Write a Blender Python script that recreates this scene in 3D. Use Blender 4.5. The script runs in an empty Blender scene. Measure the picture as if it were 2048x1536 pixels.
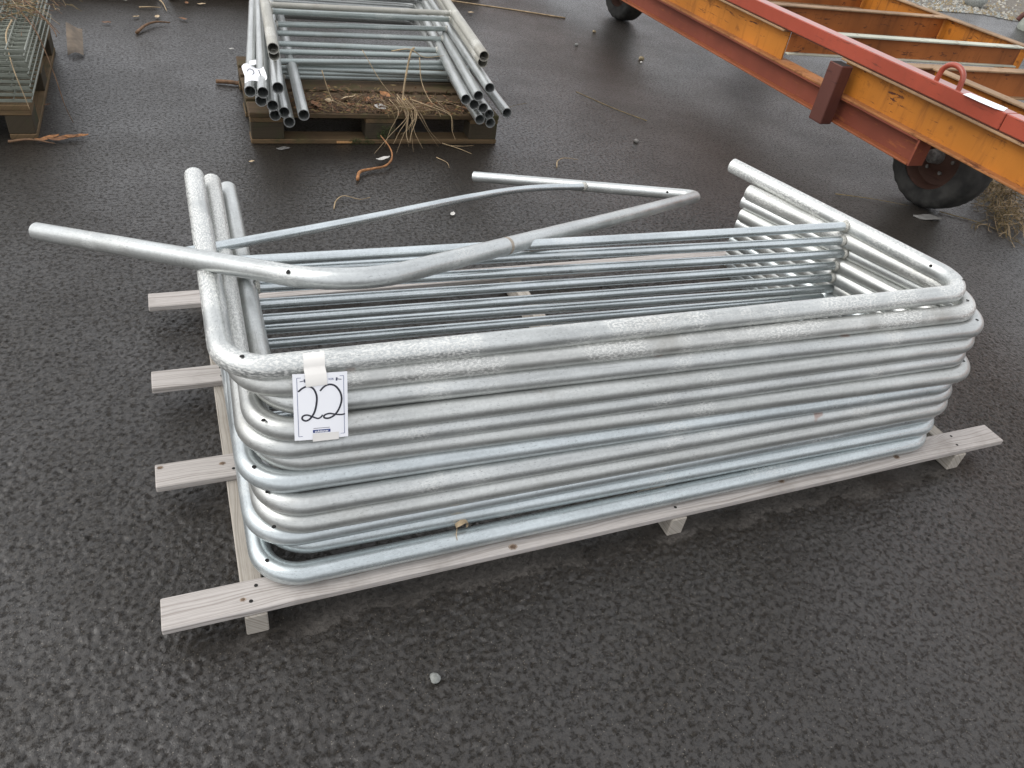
import bpy, math, random
import numpy as np
from mathutils import Vector, Matrix

random.seed(7)
RNG = np.random.default_rng(11)
scene = bpy.context.scene
COL = scene.collection
PI = math.pi

# ------------------------------------------------------------------ camera
cam_data = bpy.data.cameras.new("camera")
cam = bpy.data.objects.new("camera", cam_data)
COL.objects.link(cam)
cam_r = Vector((0.92299676, -0.35967612, 0.13678476))
cam_u = Vector((0.12756366, 0.62135334, 0.77307667))
cam_f = Vector((0.36304888, 0.6960985, -0.61938872))
m = Matrix.Identity(4)
for i in range(3):
    m[i][0], m[i][1], m[i][2] = cam_r[i], cam_u[i], -cam_f[i]
m.translation = Vector((0.16488, -0.96710, 1.45147))
cam.matrix_world = m
cam_data.sensor_fit = 'HORIZONTAL'
cam_data.sensor_width = 36.0
cam_data.lens = 26.48
cam_data.clip_start = 0.05
cam_data.clip_end = 500.0
scene.camera = cam

# ------------------------------------------------------------------ sky and sun (overcast)
SUN_EL, SUN_AZ = math.radians(48), math.radians(-78)     # azimuth from +Y towards +X
world = bpy.data.worlds.new("World")
scene.world = world
world.use_nodes = True
wn, wl = world.node_tree.nodes, world.node_tree.links
wn.clear()
w_out = wn.new("ShaderNodeOutputWorld")
w_bg = wn.new("ShaderNodeBackground")
w_hsv = wn.new("ShaderNodeHueSaturation")
w_sky = wn.new("ShaderNodeTexSky")
w_sky.sky_type = 'NISHITA'
w_sky.sun_disc = False
w_sky.sun_elevation = SUN_EL
w_sky.sun_rotation = SUN_AZ
w_sky.air_density = 1.0
w_sky.dust_density = 4.0
w_sky.ozone_density = 1.0
w_hsv.inputs["Saturation"].default_value = 0.22      # cloud cover takes the blue out
w_bg.inputs["Strength"].default_value = 0.15
wl.new(w_sky.outputs[0], w_hsv.inputs["Color"])
# cloud deck: grey, brighter overhead than at the horizon, mixed over the clear sky
w_tc = wn.new("ShaderNodeTexCoord")
w_sep = wn.new("ShaderNodeSeparateXYZ")
w_grad = wn.new("ShaderNodeMapRange")
w_grad.inputs[1].default_value, w_grad.inputs[2].default_value = 0.0, 1.0
w_grad.inputs[3].default_value, w_grad.inputs[4].default_value = 5.8, 5.9
w_col = wn.new("ShaderNodeMix"); w_col.data_type = 'RGBA'; w_col.blend_type = 'MULTIPLY'
w_col.inputs[0].default_value = 1.0
w_col.inputs[6].default_value = (0.97, 0.985, 1.03, 1)
w_comb = wn.new("ShaderNodeCombineXYZ")
w_mix = wn.new("ShaderNodeMix"); w_mix.data_type = 'RGBA'
w_mix.inputs[0].default_value = 0.62
wl.new(w_tc.outputs["Generated"], w_sep.inputs[0])
wl.new(w_sep.outputs[2], w_grad.inputs[0])
for _i in range(3):
    wl.new(w_grad.outputs[0], w_comb.inputs[_i])
wl.new(w_comb.outputs[0], w_col.inputs[7])
wl.new(w_hsv.outputs[0], w_mix.inputs[6])
wl.new(w_col.outputs[2], w_mix.inputs[7])
wl.new(w_mix.outputs[2], w_bg.inputs["Color"])
wl.new(w_bg.outputs[0], w_out.inputs[0])

sun_data = bpy.data.lights.new("sun", 'SUN')
sun_data.energy = 0.5
sun_data.angle = math.radians(50)
sun_data.color = (1.0, 0.97, 0.93)
sun = bpy.data.objects.new("sun", sun_data)
COL.objects.link(sun)
sdir = Vector((math.cos(SUN_EL) * math.sin(SUN_AZ), math.cos(SUN_EL) * math.cos(SUN_AZ), math.sin(SUN_EL)))
sun.rotation_euler = sdir.to_track_quat('Z', 'Y').to_euler()
sun.location = (0, 0, 8)

scene.view_settings.view_transform = 'Standard'
scene.view_settings.look = 'None'
scene.view_settings.gamma = 1.0
scene.view_settings.exposure = 0.66
scene.view_settings.use_curve_mapping = False
scene.cycles.max_bounces = 6
scene.cycles.diffuse_bounces = 3
scene.cycles.glossy_bounces = 3


# ------------------------------------------------------------------ material helpers
class NB:
    """a small node builder"""
    def __init__(self, name):
        self.m = bpy.data.materials.new(name)
        self.m.use_nodes = True
        self.t = self.m.node_tree
        self.t.nodes.clear()
        self.out = self.t.nodes.new("ShaderNodeOutputMaterial")
        self.b = self.t.nodes.new("ShaderNodeBsdfPrincipled")
        self.t.links.new(self.b.outputs[0], self.out.inputs[0])

    def n(self, typ, **kw):
        nd = self.t.nodes.new(typ)
        for k, v in kw.items():
            setattr(nd, k, v)
        return nd

    def set(self, sock, v):
        if isinstance(v, bpy.types.NodeSocket):
            self.t.links.new(v, sock)
        elif isinstance(v, (tuple, list)) and len(v) == 3 and sock.type == 'RGBA':
            sock.default_value = (*v, 1)
        else:
            sock.default_value = v

    def P(self, **kw):
        for k, v in kw.items():
            self.set(self.b.inputs[k.replace('_', ' ')], v)

    def coord(self, kind="Object"):
        return self.n("ShaderNodeTexCoord").outputs[kind]

    def mapping(self, vec, scale=(1, 1, 1), loc=(0, 0, 0), rot=(0, 0, 0)):
        nd = self.n("ShaderNodeMapping")
        self.set(nd.inputs[0], vec)
        nd.inputs["Scale"].default_value = scale
        nd.inputs["Location"].default_value = loc
        nd.inputs["Rotation"].default_value = rot
        return nd.outputs[0]

    def noise(self, vec, scale=5, detail=3, rough=0.55, dist=0.0):
        nd = self.n("ShaderNodeTexNoise")
        self.set(nd.inputs["Vector"], vec)
        nd.inputs["Scale"].default_value = scale
        nd.inputs["Detail"].default_value = detail
        nd.inputs["Roughness"].default_value = rough
        nd.inputs["Distortion"].default_value = dist
        return nd.outputs["Fac"]

    def voro(self, vec, scale=5, feature='F1', out="Distance", rnd=1.0):
        nd = self.n("ShaderNodeTexVoronoi", feature=feature)
        self.set(nd.inputs["Vector"], vec)
        nd.inputs["Scale"].default_value = scale
        nd.inputs["Randomness"].default_value = rnd
        return nd.outputs[out]

    def math(self, op, a, b=0.0, c=None, clamp=False):
        nd = self.n("ShaderNodeMath", operation=op, use_clamp=clamp)
        self.set(nd.inputs[0], a)
        self.set(nd.inputs[1], b)
        if c is not None:
            self.set(nd.inputs[2], c)
        return nd.outputs[0]

    def ramp(self, fac, a, b, lo=0.0, hi=1.0):
        """smooth map of fac from [a,b] to [lo,hi]"""
        nd = self.n("ShaderNodeMapRange", interpolation_type='SMOOTHSTEP')
        self.set(nd.inputs[0], fac)
        for i, v in zip((1, 2, 3, 4), (a, b, lo, hi)):
            nd.inputs[i].default_value = v
        return nd.outputs[0]

    def mix(self, fac, a, b, mode='MIX'):
        nd = self.n("ShaderNodeMix", data_type='RGBA', blend_type=mode)
        self.set(nd.inputs[0], fac)
        self.set(nd.inputs[6], a)
        self.set(nd.inputs[7], b)
        return nd.outputs[2]

    def bump(self, h, strength=0.3, dist=0.002, normal=None):
        nd = self.n("ShaderNodeBump")
        nd.inputs["Strength"].default_value = strength
        nd.inputs["Distance"].default_value = dist
        self.set(nd.inputs["Height"], h)
        if normal is not None:
            self.set(nd.inputs["Normal"], normal)
        return nd.outputs[0]

    def rnd(self):
        return self.n("ShaderNodeObjectInfo").outputs["Random"]

    def sep(self, vec):
        nd = self.n("ShaderNodeSeparateXYZ")
        self.set(nd.inputs[0], vec)
        return nd.outputs

    def comb(self, x, y, z=0.0):
        nd = self.n("ShaderNodeCombineXYZ")
        for i, v in enumerate((x, y, z)):
            self.set(nd.inputs[i], v)
        return nd.outputs[0]


def simple_mat(name, col, rough=0.7, metal=0.0, var=0.25, scale=30, bump=0.0, spec=0.5):
    k = NB(name)
    c = k.coord()
    f = k.noise(c, scale, 4)
    dark = tuple(x * (1 - var) for x in col)
    lite = tuple(min(1, x * (1 + var)) for x in col)
    k.P(Base_Color=k.mix(k.ramp(f, 0.3, 0.7), dark, lite), Roughness=rough, Metallic=metal, Specular_IOR_Level=spec)
    if bump:
        k.P(Normal=k.bump(k.noise(c, scale * 4, 4), bump, 0.003))
    return k.m


def zinc_mat(name, base, oxide=0.2, dirt=0.1, rust=0.0, rough=0.42, metal=0.55, shift=0.0, specks=0.5):
    """hot dip galvanising: spangle, grey specks, pale oxide crust, run marks, little rust"""
    k = NB(name)
    obj = k.mapping(k.coord(), loc=(shift, shift * 0.7, 0))
    uv = k.mapping(k.coord("UV"), loc=(shift, 0, 0))
    sp = k.voro(obj, 170, out="Color")
    spv = k.sep(sp)[0]
    val = k.ramp(spv, 0, 1, 0.95, 1.04)
    cloud = k.ramp(k.noise(k.mapping(uv, scale=(4.5, 26, 1)), 1.0, 4, 0.6), 0.3, 0.7, 0.86, 1.07)
    streak = k.ramp(k.noise(k.mapping(uv, scale=(3.0, 70, 1)), 1.0, 5, 0.65), 0.35, 0.7, 0.90, 1.05)
    v = k.math('MULTIPLY', k.math('MULTIPLY', val, cloud), streak)
    col = k.mix(1.0, base, k.comb(v, v, v), 'MULTIPLY')
    # dark speckle, drawn along the pipe
    fine = k.noise(k.mapping(uv, scale=(110, 380, 1)), 1.0, 3, 0.6)
    speck = k.math('MULTIPLY', k.ramp(fine, 0.60, 0.635), k.ramp(k.noise(obj, 14, 3), 0.38, 0.62, 0.15, 1.0))
    col = k.mix(k.math('MULTIPLY', speck, specks), col, (0.16, 0.165, 0.165))
    scr = k.noise(k.mapping(uv, scale=(5, 520, 1), loc=(3, 1, 0)), 1.0, 2, 0.5)
    scf = k.math('MULTIPLY', k.ramp(scr, 0.66, 0.70), k.ramp(k.noise(obj, 7, 3), 0.5, 0.62))
    col = k.mix(k.math('MULTIPLY', scf, specks * 1.1), col, (0.13, 0.13, 0.13))
    # white oxide
    ox = k.math('MULTIPLY', k.ramp(k.noise(obj, 5, 3, 0.6), 0.62 - 0.32 * oxide, 0.72 - 0.26 * oxide),
                k.ramp(k.noise(k.mapping(uv, scale=(130, 260, 1), loc=(7, 3, 0)), 1.0, 3, 0.7), 0.47, 0.56))
    oxf = k.math('MULTIPLY', ox, min(1.0, 0.45 + oxide * 0.5))
    col = k.mix(oxf, col, (0.78, 0.78, 0.74))
    # brownish grime in soft patches
    gr = k.math('MULTIPLY', k.ramp(k.noise(obj, 3.2, 5, 0.65), 0.53, 0.80), dirt)
    col = k.mix(gr, col, (0.25, 0.22, 0.17))
    if rust > 0:
        rf = k.math('MULTIPLY', k.ramp(k.noise(obj, 11, 2, 0.5), 0.73, 0.77), rust)
        col = k.mix(rf, col, (0.25, 0.075, 0.025))
    k.P(Base_Color=col, Metallic=k.math('SUBTRACT', metal, k.math('MULTIPLY', oxf, metal * 0.7)),
        Roughness=k.math('ADD', k.ramp(k.noise(k.mapping(uv, scale=(9, 45, 1)), 1.0, 3), 0.3, 0.7, rough - 0.11, rough + 0.02), k.math('MULTIPLY', oxf, 0.25)))
    k.P(Normal=k.bump(k.noise(obj, 260, 3), 0.05, 0.0012))
    return k.m


def wood_mat(name, light, dark, grain=1.0, rough=0.85, knots=True, stain=(0.12, 0.1, 0.07), stain_amt=0.15, green=0.0):
    """sawn softwood; UV x runs along the piece in metres, y across"""
    k = NB(name)
    r = k.rnd()
    off = k.math('MULTIPLY', r, 37.0)
    uvw = k.sep(k.coord("UV"))
    u = k.math('ADD', uvw[0], off)
    v = k.math('ADD', uvw[1], k.math('MULTIPLY', r, 3.1))
    p = k.comb(u, v, 0.0)
    # knots push the grain lines aside
    kv = k.comb(k.math('MULTIPLY', u, 2.6), k.math('MULTIPLY', v, 11.0), 0.0)
    kd = k.voro(kv, 1.0, rnd=1.0)
    push = k.math('MULTIPLY', k.ramp(kd, 0.02, 0.42, 1.0, 0.0), 0.035 if knots else 0.0)
    wob = k.math('MULTIPLY', k.noise(k.comb(k.math('MULTIPLY', u, 2.2), k.math('MULTIPLY', v, 9), 0.0), 1.0, 2), 0.05)
    vv = k.math('ADD', k.math('ADD', v, push), wob)
    lines = k.noise(k.comb(k.math('MULTIPLY', u, 0.9), k.math('MULTIPLY', vv, 190), 0.0), 1.0, 3, 0.6)
    fib = k.noise(k.comb(k.math('MULTIPLY', u, 26), k.math('MULTIPLY', v, 900), 0.0), 1.0, 3, 0.6)
    g = k.math('MULTIPLY', k.ramp(lines, 0.44, 0.66), 0.75 * grain)
    col = k.mix(g, light, dark)
    col = k.mix(k.ramp(fib, 0.45, 0.8, 0.0, 0.45), col, tuple(x * 0.55 for x in dark))
    crack = k.noise(k.comb(k.math('MULTIPLY', u, 2.4), k.math('MULTIPLY', vv, 330), 2.0), 1.0, 2, 0.5)
    ckf = k.math('MULTIPLY', k.ramp(crack, 0.655, 0.69), k.ramp(k.noise(k.comb(u, v, 5.0), 6.0, 2), 0.45, 0.6))
    col = k.mix(k.math('MULTIPLY', ckf, 0.85), col, tuple(x * 0.3 for x in dark))
    if knots:
        col = k.mix(k.ramp(kd, 0.035, 0.075, 0.9, 0.0), col, (0.13, 0.075, 0.04))
    obj = k.coord()
    st = k.math('MULTIPLY', k.ramp(k.noise(obj, 5.5, 5, 0.65), 0.5, 0.75), stain_amt)
    col = k.mix(st, col, stain)
    if green > 0:
        gm = k.math('MULTIPLY', k.ramp(k.noise(obj, 7, 5, 0.7), 0.48, 0.68), green)
        col = k.mix(gm, col, (0.05, 0.07, 0.02))
    k.P(Base_Color=col, Roughness=rough, Specular_IOR_Level=0.3)
    k.P(Normal=k.bump(k.math('ADD', lines, k.math('MULTIPLY', fib, 0.6)), 0.25, 0.0015))
    return k.m


def paint_mat(name, paint, rust=(0.10, 0.035, 0.018), amt=0.35, fade=0.2, rough=0.5, streak_axis=2, coat=0.0):
    """old machine paint with scratches, rust bleeding and vertical weathering"""
    k = NB(name)
    obj = k.coord()
    s = [22, 22, 22]
    s[streak_axis] = 3.0
    runs = k.noise(k.mapping(obj, scale=tuple(s)), 1.0, 5, 0.65)
    blot = k.noise(obj, 7, 6, 0.7)
    cloud = k.ramp(k.noise(obj, 2.2, 3), 0.3, 0.7, 1 - fade, 1 + fade)
    col = k.mix(1.0, paint, k.comb(cloud, cloud, cloud), 'MULTIPLY')
    sc = [8, 5, 42]
    scr = k.noise(k.mapping(obj, scale=tuple(sc)), 1.0, 5, 0.75, 0.6)
    scratch = k.math('MULTIPLY', k.ramp(scr, 0.585, 0.612), k.ramp(k.noise(obj, 4.5, 5, 0.65), 0.42, 0.54))
    f = k.math('ADD', k.math('MULTIPLY', k.ramp(runs, 0.50, 0.74), amt), k.math('MULTIPLY', k.ramp(blot, 0.58, 0.68), amt * 1.2), clamp=True)
    col = k.mix(k.math('MULTIPLY', f, 0.75), col, tuple(0.6 * a + 0.4 * b * 0.6 for a, b in zip(rust, paint)))
    col = k.mix(k.math('MULTIPLY', scratch, min(1.0, amt * 2.4)), col, rust)
    k.P(Base_Color=col, Roughness=k.math('ADD', rough, k.math('MULTIPLY', f, 0.25)), Specular_IOR_Level=0.32, Coat_Weight=coat, Coat_Roughness=0.18)
    k.P(Normal=k.bump(k.math('ADD', blot, k.math('MULTIPLY', scr, 0.5)), 0.15, 0.003))
    return k.m


# ------------------------------------------------------------------ object helpers
def tag(o, label=None, cat=None, group=None, kind=None):
    if label: o['label'] = label
    if cat: o['category'] = cat
    if group: o['group'] = group
    if kind: o['kind'] = kind
    return o


def thing(name, loc, label, cat, group=None):
    o = bpy.data.objects.new(name, None)
    o.empty_display_size = 0.1
    o.location = loc
    COL.objects.link(o)
    return tag(o, label, cat, group)


def wloc(o):
    v = Vector((0, 0, 0))
    while o is not None:
        v = v + Vector(o.location)
        o = o.parent
    return v


class MB:
    """collects faces in world coordinates, builds one mesh object"""
    def __init__(self):
        self.v, self.f, self.uv, self.mi = [], [], [], []

    def add(self, verts, faces, uvs, mi=0):
        o = len(self.v)
        self.v.extend(verts)
        for f, u in zip(faces, uvs):
            self.f.append([i + o for i in f])
            self.uv.append(u)
            self.mi.append(mi)

    def box(self, o, a, b, c, ax=(1, 0, 0), ay=(0, 1, 0), az=(0, 0, 1), bev=0.0, mi=0):
        """box from corner o with sizes a,b,c along ax,ay,az; long axis gets UV x"""
        o = Vector(o); X, Y, Z = Vector(ax), Vector(ay), Vector(az)
        L = (a, b, c); D = (X, Y, Z)
        la = max(range(3), key=lambda i: L[i])
        pts = []
        if bev <= 0:
            for k in (0, 1):
                for j in (0, 1):
                    for i in (0, 1):
                        pts.append(o + X * a * i + Y * b * j + Z * c * k)
            faces = [(0, 2, 3, 1), (4, 5, 7, 6), (0, 1, 5, 4), (2, 6, 7, 3), (0, 4, 6, 2), (1, 3, 7, 5)]
        else:
            # chamfered: build by 24 points
            def P(i, j, k): return o + X * i + Y * j + Z * k
            e = min(bev, a * .3, b * .3, c * .3)
            idx = {}
            for sx in (0, 1):
                for sy in (0, 1):
                    for sz in (0, 1):
                        fx, fy, fz = sx * a, sy * b, sz * c
                        ix, iy, iz = (e if sx == 0 else a - e), (e if sy == 0 else b - e), (e if sz == 0 else c - e)
                        idx[(sx, sy, sz)] = (len(pts), len(pts) + 1, len(pts) + 2)
                        pts += [P(fx, iy, iz), P(ix, fy, iz), P(ix, iy, fz)]
            faces = []
            q = [(0, 0), (1, 0), (1, 1), (0, 1)]
            for s in (0, 1):
                f = [idx[(s, y, z)][0] for y, z in q]; faces.append(f if s else f[::-1])
                f = [idx[(x, s, z)][1] for x, z in q]; faces.append(f[::-1] if s else f)
                f = [idx[(x, y, s)][2] for x, y in q]; faces.append(f if s else f[::-1])
            for s in (0, 1):
                for t in (0, 1):
                    faces.append([idx[(0, s, t)][1], idx[(1, s, t)][1], idx[(1, s, t)][2], idx[(0, s, t)][2]])
                    faces.append([idx[(s, 0, t)][0], idx[(s, 1, t)][0], idx[(s, 1, t)][2], idx[(s, 0, t)][2]])
                    faces.append([idx[(s, t, 0)][0], idx[(s, t, 1)][0], idx[(s, t, 1)][1], idx[(s, t, 0)][1]])
            for kx in idx.values():
                faces.append(list(kx))
            cen = o + X * a / 2 + Y * b / 2 + Z * c / 2
            fixed = []
            for f in faces:
                p = [pts[i] for i in f]
                nn = (p[1] - p[0]).cross(p[2] - p[0])
                fc = sum(p, Vector()) / len(p)
                fixed.append(f if nn.dot(fc - cen) > 0 else f[::-1])
            faces = fixed
        oth = [i for i in range(3) if i != la]
        uvs = []
        for f in faces:
            u = []
            for i in f:
                d = pts[i] - o
                c3 = (d.dot(D[0]), d.dot(D[1]), d.dot(D[2]))
                u.append((c3[la], c3[oth[0]] + c3[oth[1]] * 1.0))
            uvs.append(u)
        self.add(pts, faces, uvs, mi)

    def tube(self, pts, r, seg=16, hollow=None, cap=True, mi=0, closed=False, taper=None):
        """tube along pts; hollow = wall thickness gives open ends with an inner wall"""
        pts = [Vector(p) for p in pts]
        n = len(pts)
        tans = []
        for i in range(n):
            a = pts[max(i - 1, 0)]; b = pts[min(i + 1, n - 1)]
            tans.append((b - a).normalized())
        up = Vector((0, 0, 1)) if abs(tans[0].z) < 0.9 else Vector((1, 0, 0))
        nrm = (up - tans[0] * up.dot(tans[0])).normalized()
        rings, us, L = [], [], 0.0
        for i in range(n):
            if i:
                L += (pts[i] - pts[i - 1]).length
                nrm = (nrm - tans[i] * nrm.dot(tans[i])).normalized()
            bn = tans[i].cross(nrm)
            rr = r if taper is None else r * taper[i]
            rings.append([pts[i] + (nrm * math.cos(2 * PI * k / seg) + bn * math.sin(2 * PI * k / seg)) * rr for k in range(seg)])
            us.append(L)
        verts = [p for ring in rings for p in ring]
        faces, uvs = [], []
        w = 2 * PI * r / seg
        for i in range(n - 1):
            for k in range(seg):
                k2 = (k + 1) % seg
                faces.append((i * seg + k, i * seg + k2, (i + 1) * seg + k2, (i + 1) * seg + k))
                uvs.append([(us[i], k * w), (us[i], (k + 1) * w), (us[i + 1], (k + 1) * w), (us[i + 1], k * w)])
        if hollow:
            for e in (0, n - 1):
                t = tans[e] if e == 0 else -tans[e]
                cen = pts[e]
                b0 = len(verts)
                for dep in (0.0, 0.22):
                    for k in range(seg):
                        verts.append(cen + (rings[e][k] - cen) * ((r - hollow) / r) + t * dep)
                for k in range(seg):
                    k2 = (k + 1) % seg
                    q = [e * seg + k, b0 + k, b0 + k2, e * seg + k2]
                    q2 = [b0 + k, b0 + seg + k, b0 + seg + k2, b0 + k2]
                    if e: q, q2 = q[::-1], q2[::-1]
                    faces.append(q); uvs.append([(0, 0), (.003, 0), (.003, .01), (0, .01)])
                    faces.append(q2); uvs.append([(0, k * w), (.2, k * w), (.2, (k + 1) * w), (0, (k + 1) * w)])
                f = [b0 + seg + k for k in range(seg)]
                faces.append(f if e else f[::-1]); uvs.append([(0, 0)] * seg)
        elif cap:
            f = list(range(seg))[::-1]; faces.append(f); uvs.append([(0, 0)] * seg)
            f = [(n - 1) * seg + k for k in range(seg)]; faces.append(f); uvs.append([(0, 0)] * seg)
        self.add(verts, faces, uvs, mi)

    def build(self, name, mats, parent=None, loc=None, smooth=False, angle=None):
        base = wloc(parent) if parent else Vector(loc if loc is not None else (0, 0, 0))
        me = bpy.data.meshes.new(name)
        me.from_pydata([tuple(Vector(p) - base) for p in self.v], [], self.f)
        if not isinstance(mats, (list, tuple)): mats = [mats]
        for x in mats: me.materials.append(x)
        uvl = me.uv_layers.new(name="UVMap")
        flat = [c for u in self.uv for p in u for c in p]
        uvl.data.foreach_set("uv", flat)
        me.polygons.foreach_set("material_index", self.mi)
        if smooth:
            me.polygons.foreach_set("use_smooth", [True] * len(me.polygons))
        me.update()
        if smooth and angle:
            me.set_sharp_from_angle(angle=math.radians(angle))
        o = bpy.data.objects.new(name, me)
        COL.objects.link(o)
        if parent: o.parent = parent
        else: o.location = base
        return o


def fillet(pts, R, n=9):
    """polyline with rounded inner corners"""
    pts = [Vector(p) for p in pts]
    out = [pts[0]]
    for i in range(1, len(pts) - 1):
        a, b, c = pts[i - 1], pts[i], pts[i + 1]
        d1, d2 = (a - b).normalized(), (c - b).normalized()
        ang = d1.angle(d2)
        t = min(R / math.tan(ang / 2), (a - b).length * .48, (c - b).length * .48)
        rr = t * math.tan(ang / 2)
        cen = b + (d1 + d2).normalized() * (rr / math.sin(ang / 2))
        p0, p1 = b + d1 * t, b + d2 * t
        v0, v1 = p0 - cen, p1 - cen
        tot = v0.angle(v1)
        ax = v0.cross(v1).normalized()
        for k in range(n + 1):
            out.append(cen + Matrix.Rotation(tot * k / n, 3, ax) @ v0)
    out.append(pts[-1])
    return out


def dense(pts, step=0.12):
    out = [Vector(pts[0])]
    for a, b in zip(pts[:-1], pts[1:]):
        a, b = Vector(a), Vector(b)
        k = max(1, int((b - a).length / step))
        for i in range(1, k + 1):
            out.append(a.lerp(b, i / k))
    return out


def catmull(P, n=8):
    P = [Vector(p) for p in P]
    Q = [P[0] * 2 - P[1]] + P + [P[-1] * 2 - P[-2]]
    out = []
    for i in range(1, len(Q) - 2):
        a, b, c, d = Q[i - 1:i + 3]
        for k in range(n):
            t = k / n
            out.append(0.5 * ((2 * b) + (c - a) * t + (2 * a - 5 * b + 4 * c - d) * t * t + (3 * b - a - 3 * c + d) * t ** 3))
    out.append(P[-1])
    return out


# ------------------------------------------------------------------ ground
BOARD_Y = (0.0, 0.38765, 0.75053, 1.14350)
ZT, ZB, ZH = 0.0797, 0.0180, 0.0617       # pallet top, board thickness, bearer height
BW = 0.0765


def asphalt_mat():
    k = NB("asphalt")
    c = k.coord()
    s = k.sep(c)
    big = k.noise(c, 0.9, 4, 0.6)
    med = k.noise(c, 6, 4, 0.6)
    flek = k.noise(c, 70, 5, 0.72, 0.3)
    agg = k.sep(k.voro(c, 120, out="Color"))[0]
    vn = k.n("ShaderNodeTexVoronoi")
    k.set(vn.inputs["Vector"], c); vn.inputs["Scale"].default_value = 260
    agg2, agd = vn.outputs["Color"], vn.outputs["Distance"]
    fine = k.noise(c, 420, 3, 0.7)
    base = k.mix(k.ramp(agg, 0, 1), (0.0075, 0.0062, 0.0047), (0.0280, 0.0235, 0.0180))
    base = k.mix(k.ramp(fine, 0.42, 0.62, 0, 0.8), base, (0.052, 0.044, 0.034))
    base = k.mix(k.ramp(big, 0.35, 0.7, 0.0, 0.45), base, (0.021, 0.0165, 0.0135))
    # pale and brownish stone grains worn bare
    a2 = k.sep(agg2)
    grain = k.math('MULTIPLY', k.ramp(a2[0], 0.925, 0.94), k.ramp(agd, 0.0, 0.45, 1, 0))
    base = k.mix(k.math('MULTIPLY', grain, 0.8), base, k.mix(a2[1], (0.34, 0.31, 0.25), (0.16, 0.11, 0.075)))
    # dry pale strips where the pallet boards keep the rain off
    dry = None
    for y0 in BOARD_Y:
        edge = k.math('MULTIPLY', k.math('SUBTRACT', k.noise(c, 11, 4, 0.65), 0.5), 0.16)
        dy = k.math('ABSOLUTE', k.math('SUBTRACT', k.math('ADD', s[1], edge), y0 + 0.035))
        my = k.ramp(dy, 0.045, 0.058, 1.0, 0.0)
        mx = k.math('MULTIPLY', k.ramp(s[0], 0.06, 0.2), k.ramp(s[0], 2.2, 2.36, 1.0, 0.0))
        q = k.math('MULTIPLY', my, mx)
        dry = q if dry is None else k.math('MAXIMUM', dry, q)
    dry = k.math('MULTIPLY', dry, k.ramp(k.noise(c, 2.3, 3, .6), 0.38, 0.56, 0.1, 1.0))
    base = k.mix(k.math('MULTIPLY', dry, 0.65), base, (0.15, 0.138, 0.125))
    rgh = k.math('ADD', k.ramp(flek, 0.36, 0.62, 0.36, 0.58), k.ramp(med, 0.3, 0.7, 0.0, 0.10))
    rgh = k.math('ADD', rgh, k.math('MULTIPLY', dry, 0.35))
    k.P(Base_Color=base, Roughness=rgh, Specular_IOR_Level=0.12)
    lump = k.voro(c, 75, 'SMOOTH_F1')
    pits = k.ramp(k.noise(c, 95, 4, 0.65), 0.32, 0.5)
    h = k.math('ADD', k.math('ADD', k.math('MULTIPLY', lump, -0.7), k.math('MULTIPLY', pits, 0.8)), k.math('MULTIPLY', fine, 0.9))
    h = k.math('ADD', h, k.math('MULTIPLY', k.ramp(flek, 0.34, 0.52), 1.1))
    k.P(Normal=k.bump(h, 0.8, 0.005))
    wet = k.math('MULTIPLY', k.math('SUBTRACT', 1.0, dry), k.math('MULTIPLY', k.ramp(flek, 0.36, 0.56, 0.2, 1.0), k.ramp(k.noise(c, 1.7, 4, 0.6), 0.35, 0.65, 0.72, 1.0)))
    k.P(Coat_Weight=wet, Coat_Roughness=0.30, Coat_IOR=1.60, Coat_Normal=k.bump(h, 0.2, 0.004))
    return k.m


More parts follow.
